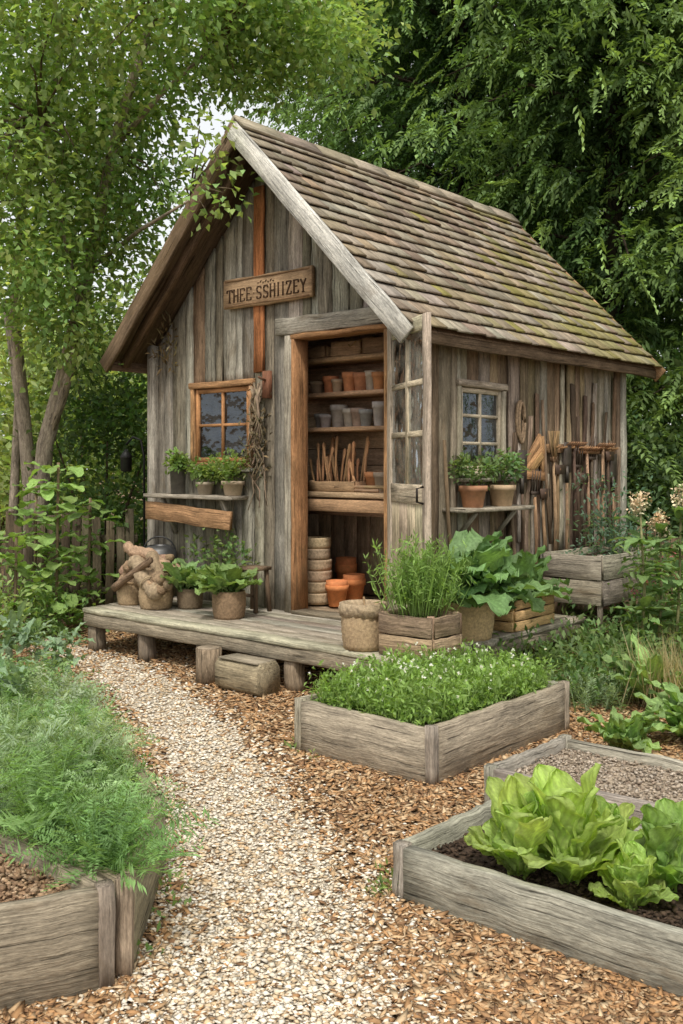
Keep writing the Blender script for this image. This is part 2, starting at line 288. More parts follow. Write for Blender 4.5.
m=MB(); m.box(XL,0,DP-.05,DP,0.1,2.3,BROWN); m.box(XL,XL+.03,0.01,DP-.05,.1,2.33,BROWN)
for k in range(12):
    a=XL+k*.22; b=a+.22; vplank(m,a,b,2.3,zun,DP,.03,vary(BROWN,.2))
m.build('rear_wall',WOOD,shed)
m=MB(); m.box(-.06,-.035,.03,SY0-.03,.2,2.3,BROWN); m.box(-.06,-.035,SY1+.03,DP-.06,.2,2.3,BROWN); m.box(-.06,-.035,SY0-.03,SY1+.03,.2,SZ0-.03,BROWN); m.build('side_light_block',WOOD,shed)  # backing boards added inside the side wall to block light leaks
m=MB()
for k in range(20): m.plank((XL+.05,.06+k*.147,DZ-.03),(-.05,.06+k*.147,DZ-.03),.142,.03,(0,1,0),vary((.46,.35,.24),.2))
m.build('floor',WOOD,shed)
for x,y,col in((XL-.01,-.03,GREY),(.0,-.02,GREY),(.02,DP-.03,PALE)):
    m=MB(); m.plank((x,y,DZ-.1),(x,y,2.36),.09,.07,(1,0,0),vary(col,.1),8,.004); m.build('corner_post',WOOD,shed)
m=MB(); x0=FW(281,327).x; m.plank((x0,-.045,DT+.1),(.03,-.045,DT+.1),.12,.035,(0,0,1),(.41,.375,.31),8,.004); m.build('header_beam',WOOD,shed)
fr=MB()
fr.plank((DL-.06,-.04,DZ),(DL-.06,-.04,DT+.035),.1,.03,(1,0,0),(.41,.365,.29),8,.004)
fr.build('door_trim',WOOD,shed)
fr=MB()
fr.plank((DL,-.005,DZ),(DL,-.005,DT),.035,.15,(1,0,0),(.46,.24,.115),6,.003); fr.plank((DR,-.005,DZ),(DR,-.005,DT),.035,.13,(1,0,0),(.43,.24,.115),6,.003)
fr.plank((DL-.02,-.006,DT+.015),(DR+.02,-.006,DT+.015),.035,.15,(0,0,1),(.43,.23,.11),6,.003); fr.plank((DL,-.02,DZ+.012),(DR,-.02,DZ+.012),.14,.024,(0,1,0),(.3,.25,.18))
fr.build('door_frame',WOOD,shed)
def window(o,ax,out,w,h,cols,rows,fc,tc,lab):
    o=Vector(o);ax=Vector(ax);out=Vector(out);z=Vector((0,0,1)); P=lambda a,b,d:o+ax*a+z*b+out*d
    m=MB(); f=.045
    for a in(-f/2,w+f/2): m.plank(P(a,-f,.02),P(a,h+f,.02),f,.05,ax,vary(tc,.1),4,.003)
    m.plank(P(-f*1.2,h+f*.6,.028),P(w+f*1.2,h+f*.6,.028),f*1.1,.05,z,vary(tc,.1),4,.003); m.plank(P(0,-f/2,.018),P(w,-f/2,.018),f,.05,z,vary(tc,.1))
    wn=m.build('window',WOOD,shed); tag(wn,lab)
    m=MB(); q=.035
    for a in(q/2,w-q/2): m.plank(P(a,0,.012),P(a,h,.012),q,.03,ax,fc)
    for b in(q/2,h-q/2): m.plank(P(q,b,.012),P(w-q,b,.012),q,.028,z,fc)
    for k in range(1,cols): m.plank(P(w*k/cols,q,.012),P(w*k/cols,h-q,.012),.022,.022,ax,fc)
    for k in range(1,rows): m.plank(P(q,h*k/rows,.012),P(w-q,h*k/rows,.012),.022,.02,z,fc)
    m.build('sash',FRESH,wn)
    m=MB(); v=[P(0,0,.006),P(w,0,.006),P(w,h,.006),P(0,h,.006)]; m.add(v,[[(0,1,2,3)]],(0,0,0)); m.build('glass',GLASS,wn)
    m=MB(); m.plank(P(-.08,-.06,.06),P(w+.08,-.06,.06),.1,.025,out,vary(GREY,.1),4,.003); m.build('sill',WOOD,wn)
window((WX0,0,WZ0),(1,0,0),(0,-1,0),WX1-WX0,WZ1-WZ0,2,2,(.46,.23,.1),(.46,.26,.13),'orange framed four pane window in the front wall')
window((0,SY0,SZ0),(0,1,0),(1,0,0),SY1-SY0,SZ1-SZ0,2,3,(.54,.46,.34),(.46,.39,.3),'grey framed six pane window in the side wall')
# door leaf
e=Vector((.62,-.4,0)).normalized(); nn=Vector((e.y,-e.x,0)); hb=Vector((DR+.02,-.06,0)); lw=.74; z0=DZ+.03; z1=DT+.0
P=lambda a,z,d=0: hb+e*a+nn*d+Vector((0,0,z))
m=MB(); dc=(.54,.46,.33)
for a in(.045,lw-.045): m.plank(P(a,z0),P(a,z1),.08,.03,e,vary(dc,.06),8,.004)
for zz,w in((z0+.08,.16),(z1-.045,.09),(1.2,.12)): m.plank(P(.086,zz),P(lw-.086,zz),w,.027,(0,0,1),vary(dc,.06),4,.003)
dr=m.build('door',WOOD,shed); tag(dr,'open weathered glazed door swung outward')
m=MB()
for k in range(4): aa=.088+(lw-.176)*(k+.5)/4; m.plank(P(aa,z0+.15),P(aa,1.15),(lw-.176)/4-.006,.016,e,vary((.58,.48,.34),.12),4,.003)
m.build('panel',WOOD,dr)
m=MB(); m.plank(P(lw/2,1.26),P(lw/2,z1-.09),.04,.024,e,(.58,.49,.35))
for k in(1,2): zz=1.26+(z1-.09-1.26)*k/3; m.plank(P(.086,zz),P(lw-.086,zz),.036,.022,(0,0,1),(.58,.49,.35))
m.build('muntin',WOOD,dr)
m=MB(); m.add([P(.08,1.25),P(lw-.08,1.25),P(lw-.08,z1-.08),P(.08,z1-.08)],[[(0,1,2,3)]],(0,0,0)); m.build('glass',DUSTY,dr)
m=MB(); m.tube([P(lw-.05,1.15,.02),P(lw-.05,1.16,.06),P(lw-.05,1.24,.06),P(lw-.05,1.25,.02)],.008,8,(.05,.04,.035)); m.build('handle',METAL,dr)
# roof
TH=math.atan(SL); LR=1.527/math.cos(TH); NR=16; ex=LR/NR
def rp(side,s,y,d=0): return Vector((XM+side*(1.527-s*math.cos(TH)+d*math.sin(TH)),y,ZE+s*math.sin(TH)+d*math.cos(TH)))
m=MB()
for sd in(-1,1):
    for r in range(NR):
        y=-OH; row=rnd.uniform(.9,1.1)
        while y<DP+OH-.02:
            w=min(rnd.uniform(.09,.23),DP+OH-y)
            if w<.03: break
            s0=r*ex+rnd.uniform(-.006,.004)-.02+(rnd.uniform(-.018,.015) if rnd.random()<.12 else 0)
            c=vary(rnd.choice([(.34,.285,.22),(.3,.25,.185),(.38,.33,.265),(.32,.265,.2),(.25,.2,.145),(.35,.275,.185)]),.1); c=tuple(x*row for x in c)
            pm=.02+.85*max(0,(y+.1)/DP)**1.4*(1-s0/LR)**.9
            if rnd.random()<pm: f=rnd.uniform(.3,.85); c=tuple(a*(1-f)+b*f for a,b in zip(c,(.27,.25,.065)))
            lift=rnd.uniform(.034,.04)
            a=rp(sd,s0,y+w/2,lift); b=rp(sd,min(s0+.2,LR-.005),y+w/2,.004)
            m.plank(a,b,w-.004,.013,(0,1,rnd.uniform(-.012,.012)),c,1,.001,.04); y+=w
roof=m.build('roof',SHING,shed)
m=MB()
for sd in(-1,1):
    m.plank(rp(sd,0,DP/2,-.025),rp(sd,LR-.01,DP/2,-.025),DP+2*OH-.05,.025,(0,1,0),(.15,.1,.065))
    for k in range(8):
        yy=-OH+.12+k*.5; m.plank(rp(sd,0.02,yy,-.08),rp(sd,LR-.06,yy,-.08),.05,.08,(0,1,0),(.17,.11,.07))
m.build('roof_deck',WOOD,roof)
for sd,yy,col in((1,-OH-.02,(.66,.64,.58)),(-1,-OH-.02,(.22,.155,.1)),(1,DP+OH+.01,(.42,.26,.14)),(-1,DP+OH+.01,BROWN)):  # left front board: its shade is put into the dark brown colour
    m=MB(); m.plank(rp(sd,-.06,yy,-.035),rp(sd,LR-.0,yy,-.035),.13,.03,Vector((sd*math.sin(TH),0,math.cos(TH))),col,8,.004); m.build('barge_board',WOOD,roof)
m=MB(); m.plank(rp(1,-.02,-OH+.02,-.055),rp(1,-.02,DP+OH-.02,-.055),.07,.025,(0,0,1),(.2,.14,.09),8,.005); m.plank(rp(-1,-.02,-OH+.02,-.055),rp(-1,-.02,DP+OH-.02,-.055),.08,.025,(0,0,1),(.18,.12,.08)); m.build('fascia',WOOD,roof)
m=MB()
for k in range(9):
    y0=-OH-.02+k*.415
    for sd in(-1,1): m.plank((XM+sd*.05,y0,ZR+.015-(k%2)*.004),(XM+sd*.05,y0+.42,ZR+.015-(k%2)*.004),.14,.02,(sd*math.cos(TH),0,-math.sin(TH)),vary((.36,.31,.24),.2),2,.004)
m.build('ridge_cap',SHING,roof)
# sign with its lettering
sx0=FW(230,290).x; sx1=FW(318,290).x; sz=2.675; sn=thing('sign_board','carved brown wooden name sign on the gable above the door','sign',S((sx0+sx1)/2,-.05,sz),RZ)
m=MB(); sw=sx1-sx0; m.plank((-sw/2,0,0),(sw/2,0,0),.225,.035,(0,0,1),(.44,.295,.175),8,.005,.3); m.build('board',FRESH,sn)
m=MB()
for z in(-.1,.1): m.plank((-sw/2+.02,-.019,z*.95),(sw/2-.02,-.019,z*.95),.012,.012,(0,0,1),(.29,.18,.1),5,.002)
m.build('rim',FRESH,sn)
GL={'T':[((0,1),(1,1)),((.5,0),(.5,1)),((.3,0),(.7,0)),((0,1),(0,.8)),((1,1),(1,.8))],'H':[((.12,0),(.12,1)),((.88,0),(.88,1)),((.12,.5),(.88,.5)),((0,0),(.26,0)),((.74,0),(1,0)),((0,1),(.26,1)),((.74,1),(1,1))],
'E':[((.15,0),(.15,1)),((0,0),(.9,0)),((0,1),(.9,1)),((.15,.52),(.7,.52)),((.9,0),(.9,.2)),((.9,1),(.9,.8))],'S':[((.9,.8),(.8,.97)),((.8,.97),(.25,.97)),((.25,.97),(.1,.75)),((.1,.75),(.25,.55)),((.25,.55),(.75,.45)),((.75,.45),(.9,.25)),((.9,.25),(.75,.03)),((.75,.03),(.2,.03)),((.2,.03),(.1,.2))],
'I':[((.5,0),(.5,1)),((.25,0),(.75,0)),((.25,1),(.75,1))],'Z':[((.1,1),(.9,1)),((.9,1),(.1,0)),((.1,0),(.9,0)),((.1,1),(.1,.8)),((.9,0),(.9,.2))],'Y':[((.05,1),(.5,.5)),((.95,1),(.5,.5)),((.5,.5),(.5,0)),((.3,0),(.7,0))],'.':[((.3,.5),(.7,.5))]}
txt='THEE.SSHIIZEY'; x=-.415; hh=.092
for ch in txt:
    m=MB(); wc={'I':.034,'.':.022}.get(ch,.057)
    for (a,b),(c,d) in GL[ch]:
        v=abs(c-a)<abs(d-b); m.plank((x+a*wc,-.0195,-.066+b*hh),(x+c*wc+.0001,-.0195,-.066+d*hh),.0125 if v else .008,.006,(1,0,0) if v else (0,0,1),(.06,.032,.016),1,0,.1)
    x+=wc+.0135; m.build('letter',PLAIN,sn)
m=MB()
for k in range(7): m.plank((-.085+k*.026,-.0195,.05),(-.07+k*.026,-.0195,.05+(k%2)*.014),.006,.005,(0,0,1),(.08,.045,.025),1,0,.1)
m.build('small_carving',PLAIN,sn)

# ---------------------------------------------------------------- deck
dk=thing('wooden_deck','low weathered plank deck around the front and side of the shed','deck',CO,RZ)
m=MB(); yf=-.9
for k in range(7):
    y=yf+.065+k*.128; m.plank((-2.42+rnd.uniform(-.02,.02),y,DZ-.02+rnd.uniform(-.003,.003)),(.62+rnd.uniform(-.02,.02),y,DZ-.02+rnd.uniform(-.003,.003)),.12,.035,(0,1,0),vary((.43,.385,.3),.2),14,.005)
for k in range(5):
    x=.065+k*.123; m.plank((x,.0,DZ-.02),(x,1.15+rnd.uniform(-.03,.02),DZ-.02),.117,.035,(1,0,0),vary((.42,.375,.29),.2),8,.005)
m.build('planks',WOOD,dk)
m=MB(); m.plank((-2.4,yf+.03,DZ-.085),(.6,yf+.03,DZ-.085),.09,.04,(0,0,1),(.33,.28,.205),14,.004); m.plank((.59,yf+.06,DZ-.085),(.59,1.1,DZ-.085),.09,.04,(0,0,1),(.31,.26,.19),8,.004); m.plank((-2.38,yf+.06,DZ-.085),(-2.38,-.05,DZ-.085),.09,.04,(0,0,1),(.2,.16,.11)); m.build('rim_joist',WOOD,dk)
for x,y in((-2.33,yf+.08),(-1.75,yf+.09),(-1.1,yf+.07),(-.3,yf+.08),(.52,yf+.1),(.52,.1),(.52,1.0)):
    m=MB(); m.plank((x,y,0),(x,y,DZ-.13),.11,.1,(1,0,0),vary((.3,.245,.175),.2),3,.005); m.build('post',WOOD,dk)
def logblock(lab,loc,rz,w,h,d):
    t=thing('log_step',lab,'step',loc,rz); m=MB(); m.box(-w/2,w/2,-d/2,d/2,0,h,vary((.33,.275,.195),.1),.2,.008,6); m.build('block',WOOD,t)
    m=MB(); m.box(-w/2+.02,w/2-.02,-d/2+.02,d/2-.02,h-.003,h+.006,(.38,.325,.24)); m.build('worn_top',WOOD,t)
logblock('wide hewn log block used as a step up to the deck',S(-.5,yf-.13,0),RZ,.38,.2,.2)
t=thing('log_stump','short upright round log left of the wide step block','log',S(-.86,yf-.12,0)); m=MB(); m.tube([(0,0,0),(0,0,.1),(0,0,.225)],[.085,.08,.082],12,(.29,.22,.15)); m.build('bark',BARK,t); m=MB(); m.tube([(0,0,.224),(0,0,.23)],[.074,.072],12,(.36,.29,.21)); m.build('cut_face',FRESH,t)

# ---------------------------------------------------------------- containers
def pot_profile(r,h): return [(r*.68,0),(r*.72,h*.02),(r*.92,h*.74),(r*1.04,h*.75),(r*1.05,h),(r*.94,h),(r*.9,h*.86)]
def basket_profile(r,h,k=10): return [(r*.8,0)]+[(r*(.84+.2*math.sin(.4+i/k*1.9)),h*i/k) for i in range(k+1)]+[(r*.92,h),(r*.9,h*.85)]
def foliage(m,kind,r,h,z,col):
    if kind=='herb':
        n=15; c=np.stack([rng.normal(size=n)*r*.5,rng.normal(size=n)*r*.5,z+h*rng.uniform(.15,.95,n)],1); m.cloud(c,26,r*.3,.045,.03,col)
    elif kind=='grassy':
        n=360; P=np.stack([rng.normal(size=n)*r*.4,rng.normal(size=n)*r*.4,np.full(n,z)],1); Dr=np.stack([P[:,0]*.9+rng.normal(size=n)*.05,P[:,1]*.9+rng.normal(size=n)*.05,np.ones(n)*h],1)
        C=np.array(col)[None]*rng.uniform(.6,1.35,(n,1)); hh=h*rng.uniform(.5,1.15,n); m.leafs(P,Dr,rng.normal(size=(n,3)),hh,.007,C)
        k=n*9; f=rng.uniform(.3,1.02,k); Q=np.repeat(P,9,0)+np.repeat(nz(Dr)*hh[:,None],9,0)*f[:,None]; m.leafs(Q,rng.normal(size=(k,3))+[0,0,.9],rng.normal(size=(k,3)),.045,.009,np.repeat(C,9,0)*rng.uniform(.8,1.4,(k,1)))
    elif kind=='broad':
        for i in range(38):
            a=rnd.uniform(0,6.28); m.blade((rnd.uniform(-.4,.4)*r,rnd.uniform(-.4,.4)*r,z),a,rnd.uniform(.5,1.4),h*rnd.uniform(.7,1.2),r*rnd.uniform(.4,.7),rnd.uniform(.5,1.3),.012,vary(col,.3),'round',1.25,.12,11,9,26)
def potted(lab,loc,r,h,pk,pcol,fk,fr,fh,fcol,group=None,cat='potted plant',name='potted_plant'):
    t=thing(name,lab,cat,loc,rnd.uniform(0,6),group); m=MB()
    if pk=='basket': m.lathe(basket_profile(r,h),34,(0,0,0),pcol,.004); m.build('basket',WICK,t)
    elif pk=='metal': m.lathe([(r*.85,0),(r,h),(r*1.03,h),(r*.95,h),(r*.9,h*.85)],22,(0,0,0),pcol); m.build('pot',METAL,t,True)
    else: m.lathe(pot_profile(r,h),22,(0,0,0),pcol); m.build('pot',CLAY,t)
    m=MB(); m.lathe([(r*.9,h*.86),(r*.5,h*.9),(.01,h*.91)],14,(0,0,0),(.05,.032,.02)); m.build('soil',SOIL,t)
    if fk: m=MB(); foliage(m,fk,fr,fh,h*.88,fcol); m.build('foliage',BROAD if fk=='broad' else LEAF,t)
    return t
def crate(name,lab,cat,loc,rz,w,d,h,col,rows,legs=0,mat=None,group=None,fill=.85):
    mat=mat or WOOD; t=thing(name,lab,cat,loc,rz,group); bh=(h-legs)/rows
    for (a,b) in(((-w/2,-d/2),(w/2,-d/2)),((w/2,-d/2+.02),(w/2,d/2-.02)),((w/2,d/2),(-w/2,d/2)),((-w/2,d/2-.02),(-w/2,-d/2+.02))):
        m=MB()
        for k in range(rows): m.plank((*a,legs+bh*(k+.5)),(*b,legs+bh*(k+.5)),bh-.008,.018,(0,0,1),vary(col,.15),4,.003)
        m.build('side_board',mat,t)
    for x in(-1,1):
        for y in(-1,1):
            m=MB(); m.plank((x*(w/2-.022),y*(d/2-.022),0),(x*(w/2-.022),y*(d/2-.022),h+.004),.035,.03,(1,0,0),vary(col,.2)); m.build('corner_post',mat,t)
    m=MB(); m.box(-w/2+.015,w/2-.015,-d/2+.015,d/2-.015,legs+.01,legs+(h-legs)*fill,(.06,.04,.025)); n=250
    m.chips(np.stack([rng.uniform(-w/2+.03,w/2-.03,n),rng.uniform(-d/2+.03,d/2-.03,n),np.full(n,legs+(h-legs)*fill)],1),rng.uniform(.004,.01,n),np.full(n,1.4),.7,pal([(.07,.045,.03),(.1,.07,.045)],n)); m.build('soil',SOIL,t)
    return t
GRN=(.16,.26,.075)
bl=[((131,604),.1,.17,'pale wicker basket under the burlap rolls at the deck corner'),((156,608),.12,.17,'wider wicker basket under the burlap rolls, beside the herb pots')]
for p,r,h,lab in bl:
    q=D(*p); t=thing('wicker_basket',lab,'basket',(q.x,q.y,DZ)); m=MB(); m.lathe(basket_profile(r,h),34,(0,0,0),(.4,.29,.175),.004); m.build('weave',WICK,t); m=MB(); m.tube([(r*1.02*math.cos(i*.42),r*1.02*math.sin(i*.42),h) for i in range(16)],.009,6,(.32,.22,.125)); m.build('rim',WICK,t)
b0=D(147,606)
for i,(dx,dz,ang,ln,r,yo,lab) in enumerate(((-.02,.21,.08,.56,.058,-.02,'lowest long brown burlap roll across the two baskets'),(.1,.23,-.55,.46,.055,-.1,'burlap roll leaning down to the right over the wider basket'),(-.1,.28,.3,.44,.052,.05,'burlap roll near the top left of the pile'),(.06,.31,-.12,.46,.05,.04,'burlap roll lying level on top of the lowest one'),(.0,.38,-.35,.4,.046,.0,'topmost burlap roll of the pile'),(-.15,.25,.95,.3,.042,-.06,'steep burlap roll at the left end of the pile'),(.17,.27,-.8,.36,.04,-.02,'thin burlap roll at the right end of the pile'))):
    c=Vector((b0.x,b0.y,DZ+dz))+U*dx+W*yo; dv=(U*math.cos(ang)+W*rnd.uniform(-.25,.25)+Vector((0,0,math.sin(ang))))*ln/2
    t=thing('burlap_roll',lab,'burlap roll',c,0,'burlap rolls piled on the deck'); m=MB(); k=16; ph=rnd.uniform(0,6); m.tube([dv*(2*j/k-1)+Vector((0,0,.018*math.sin(j*.5+ph)))+W*.012*math.sin(j*.7+ph) for j in range(k+1)],[r*((.8 if j in(0,k) else 1)+.1*math.sin(j*1.1+ph)) for j in range(k+1)],13,vary((.36,.25,.165),.22),True,.13); m.build('cloth',CLOTH,t)
    m=MB(); ax_=dv.normalized(); s1=ax_.cross(Vector((0,1,.2))).normalized(); s2=ax_.cross(s1); m.tube([dv*.3+(s1*math.cos(a)+s2*math.sin(a))*r*1.12 for a in np.linspace(0,6.283,14)],.005,5,(.45,.35,.22)); m.build('twine',CLOTH,t)
for dx,dz,ang,ln,r,yo,lab in((.0,.25,.5,.5,.028,-.14,'rough split log slanting up in front of the burlap rolls'),(-.08,.33,.15,.5,.03,.1,'rough log lying behind the topmost burlap roll'),(.2,.19,-.3,.3,.026,-.12,'short rough log at the right front of the burlap pile')):
    c=Vector((b0.x,b0.y,DZ+dz))+U*dx+W*yo; dv=(U*math.cos(ang)+Vector((0,0,math.sin(ang))))*ln/2; t=thing('firewood_log',lab,'log',c,0,'logs among the burlap rolls'); m=MB(); m.tube([dv*(2*j/6-1)+W*rnd.uniform(-.006,.006) for j in range(7)],[r*rnd.uniform(.85,1.1) for _ in range(7)],8,vary((.27,.19,.12),.2),True,.1); m.build('bark',BARK,t)
potted('leafy herb in a dark basket left of the doorway, beside the burlap',D(190,608),.09,.15,'basket',(.19,.14,.09),'broad',.21,.25,(.19,.29,.11))
potted('broad leaved herb in a brown wicker pot nearest the step',D(229,618),.11,.19,'basket',(.26,.175,.105),'broad',.22,.23,(.2,.3,.1))
p=D(254,611); t=thing('plant_stand','small dark wooden stool beside the door frame','stool',p,RZ); m=MB(); m.box(-.1,.1,-.08,.08,.3,.325,(.22,.155,.1)); m.build('seat',WOOD,t)
for x in(-1,1):
    for y in(-1,1): m=MB(); m.plank((x*.09,y*.07,0),(x*.07,y*.055,.3),.028,.028,(1,0,0),(.19,.13,.085)); m.build('leg',WOOD,t)
m=MB(); m.plank((-.08,-.062,.12),(.08,-.062,.12),.025,.015,(0,0,1),(.17,.115,.075)); m.build('stretcher',WOOD,t)
q=S(FW(176,560).x,-.17,DZ); t=thing('metal_bucket','dark grey metal bucket against the wall under the window','bucket',q); m=MB(); m.lathe([(.1,0),(.13,.26),(.14,.28),(.135,.38),(.09,.42),(.08,.42),(.12,.34)],24,(0,0,0),(.11,.11,.11)); m.build('body',METAL,t,True); m=MB(); m.tube([(.13*math.cos(a),0,.36+.13*math.sin(a)) for a in np.linspace(0,math.pi,10)],.006,6,(.06,.06,.06)); m.build('handle',METAL,t)
wz=FW(205,497,-.14).z; xa=FW(167,495).x; xb=FW(251,495).x
t=thing('wall_shelf','weathered plank shelf with orange apron board under the front window','shelf',S((xa+xb)/2,-.13,wz),RZ); hw=(xb-xa)/2
m=MB(); m.plank((-hw,0,0),(hw,0,0),.22,.03,(0,1,0),(.4,.35,.28),8,.004); m.build('board',WOOD,t)
m=MB(); m.plank((-hw-.02,-.06,-.115),(hw-.02,-.06,-.17),.14,.03,(0,0,1),(.43,.25,.13),8,.005); m.build('apron',WOOD,t)
for s in(-.7,.7): m=MB(); m.plank((s*hw,.1,-.3),(s*hw,-.03,-.02),.04,.03,(1,0,0),GREY); m.build('bracket',WOOD,t)
for px,r,h,pk,pc,fk,fr_,fh,lab in((178,.065,.2,'metal',(.17,.17,.16),'herb',.07,.14,'dark metal can with sprigs at the left end of the front shelf'),(205,.07,.1,'clay',(.38,.32,.24),'herb',.1,.15,'small tan pot with low green herb in the middle of the front shelf'),(233,.085,.11,'clay',(.48,.38,.27),'herb',.12,.19,'tan pot with bushy herb at the right end of the front shelf')):
    potted(lab,S(FW(px,480,-.13).x,-.13,wz+.016),r,h,pk,pc,fk,fr_,fh,(.2,.3,.095))
m=MB(); c=[tuple(S(FW(px,py,-.12).x,-.14,FW(px,py,-.12).z)) for px,py in((200,545),(215,550),(228,543),(240,552),(222,562),(236,568),(205,560),(228,575),(245,560))]; m.cloud(c,40,.06,.05,.03,(.16,.24,.085)); tag(m.build('hanging_plant',LEAF),'leafy plant hanging below the orange apron board','plant')
# deck, right side
q=D(364,648); lbk=thing('lined_basket','open tan wicker basket lined with burlap at the deck edge by the crate','basket',q,0)
m=MB(); r=.125; h=.25; m.lathe([(r*.8,0)]+[(r*(.84+.2*math.sin(.4+i/10*1.9)),h*i/10) for i in range(11)]+[(r*.95,h),(r*.9,h*.7),(r*.82,h*.3)],34,(0,0,0),(.43,.31,.185),.004); m.build('weave',WICK,lbk)
m=MB(); m.lathe([(.136,.19),(.142,.235),(.138,.262),(.122,.266),(.108,.235),(.098,.13),(.09,.06)],30,(0,0,0),(.42,.32,.21),.002,1,1,.007); m.build('liner',CLOTH,lbk)
m=MB(); m.tube([(0,.125*math.cos(a),.24+.05*math.sin(a)) for a in np.linspace(0,math.pi,9)],.007,6,(.3,.2,.11)); m.build('handle',WICK,lbk)
q=D(412,660); cr=crate('wooden_crate','brown wooden crate at the deck corner holding tall fine green plant','crate',S(L(q).x-.07,L(q).y+.17,DZ),RZ,.36,.28,.235,(.37,.265,.175),2)
m=MB(); foliage(m,'grassy',.15,.4,.2,(.2,.31,.09)); m.build('plant',LEAF,cr)
t=potted('wide wicker basket overflowing with big leaved squash plant',S(.47,-.1,DZ),.16,.23,'basket',(.52,.38,.21),None,0,0,GRN); m=MB()
rzq=t.rotation_euler.z
for i in range(74):
    a=rnd.uniform(0,6.28)
    if math.cos(a+rzq)<-.3: continue
    m.blade((rnd.uniform(-.09,.12),rnd.uniform(-.1,.1),.2),a,rnd.uniform(.45,1.5),rnd.uniform(.32,.54),rnd.uniform(.18,.26),rnd.uniform(.5,1.7),.024,vary((.15,.255,.1),.3),'round',1.45,.06,15,13,29,.002)
m.build('foliage',BROAD,t)
t=crate('wooden_crate','orange toned slatted crate of leafy greens beside the squash basket','crate',S(.45,.5,DZ),RZ,.28,.52,.2,(.54,.35,.175),3,0,FRESH)
m=MB()
for i in range(50): m.blade((rnd.uniform(-.1,.1),rnd.uniform(-.22,.22),.16),rnd.uniform(0,6.28),rnd.uniform(.4,1.4),rnd.uniform(.2,.4),rnd.uniform(.12,.19),rnd.uniform(.5,1.4),.02,vary((.15,.25,.09),.3),'round',1.4,.08,13,11,27,.002)
m.build('plant',BROAD,t)
t=crate('planter_box','grey plank planter box standing on legs beyond the deck','planter',S(.45,1.72,0),RZ,.46,.88,.74,(.36,.315,.245),2,.38)
m=MB(); c=[(rng.normal()*.1,.1+rng.normal()*.2,.74+rng.uniform(0,.1)) for _ in range(12)]+[(-.1+rng.normal()*.08,.3+rng.normal()*.08,.8+rng.uniform(0,.42)) for _ in range(15)]; m.cloud(c,40,.08,.05,.02,(.12,.195,.13)); m.build('plant',LEAF,t)
potted('small terracotta pot on the far corner of the deck by the planter box',S(.14,1.05,DZ),.075,.16,'clay',TERRA,None,0,0,GRN,None,'pot','terracotta_pot')
# side shelf
sz_=SW(485,509,.13).z; ya=SW(450,510,.1).y; yb=SW(519,510,.1).y
t=thing('wall_shelf','narrow plank shelf under the side window','shelf',S(.12,(ya+yb)/2,sz_),RZ); m=MB(); m.plank((0,-(yb-ya)/2,0),(0,(yb-ya)/2,0),.22,.028,(1,0,0),(.43,.38,.295),6,.004); m.build('board',WOOD,t)
for s in(-1,1): m=MB(); m.plank((-.1,s*.25,-.2),(.06,s*.25,-.02),.035,.025,(0,1,0),GREY); m.build('bracket',WOOD,t)
for px,lab,c in((473,'terracotta pot with upright green plant on the side shelf, nearer the door',(.45,.23,.13)),(502,'paler tan pot with round leaved plant on the side shelf, farther from the door',(.5,.36,.23))):
    potted(lab,S(.13,SW(px,500,.13).y,sz_+.014),.095,.15,'clay',c,'herb',.12,.22,(.15,.235,.1))
# ---------------------------------------------------------------- tools on the side wall
RUST=(.27,.145,.075)
def tool(kind,px,py,ln,lab,tilt=0):
    p=SW(px,py,.07); t=thing('garden_'+kind,lab,kind,S(.085,p.y,p.z),RZ,'garden tools hung on the side wall'); ln*=1.2
    m=MB(); m.tube([(0,0,0),(.01,tilt*.5,-ln*.5),(0,tilt,-ln)],[.012,.014,.013],8,vary(rnd.choice([(.27,.17,.1),(.12,.085,.06),(.42,.28,.17)]),.2)); m.build('handle',WOOD,t); m=MB()
    if kind=='rake':
        m.plank((.0,-.15,0),(.0,.15,0),.03,.022,(0,0,1),RUST)
        for k in range(9): m.plank((.0,-.14+k*.035,.0),(.05,-.14+k*.035,.04),.01,.01,(0,1,0),RUST,1,0,.1,.5)
    elif kind=='hoe': m.plank((.0,0,0),(.02,0,.06),.018,.018,(0,1,0),RUST); m.plank((.02,-.07,.05),(.02,.07,.05),.075,.01,(0,0,1),(.12,.08,.06))
    elif kind=='spade': m.plank((0,0,-.02),(.01,0,.22),.13,.012,(0,1,0),(.11,.09,.075),3,0,.2,.85); m.tube([(0,0,-.1),(0,0,.03)],.018,8,(.08,.07,.06))
    elif kind=='fork':
        m.plank((0,-.06,.03),(0,.06,.03),.025,.018,(0,0,1),(.1,.075,.06))
        for k in range(4): m.plank((0,-.057+k*.038,.03),(.02,-.057+k*.038,.21),.013,.012,(0,1,0),(.1,.075,.06),1,0,.1,.4)
    elif kind=='broom':
        m.plank((0,-.03,.02),(0,.03,.02),.04,.03,(0,0,1),(.2,.12,.07))
        for k in range(22): m.tube([(rnd.uniform(-.01,.02),-.03+k*.0029,.02),(rnd.uniform(-.02,.04),-.06+k*.0057,.24)],.004,4,vary((.3,.2,.1),.3))
    m.build('head',METAL if kind!='broom' else FRESH,t)
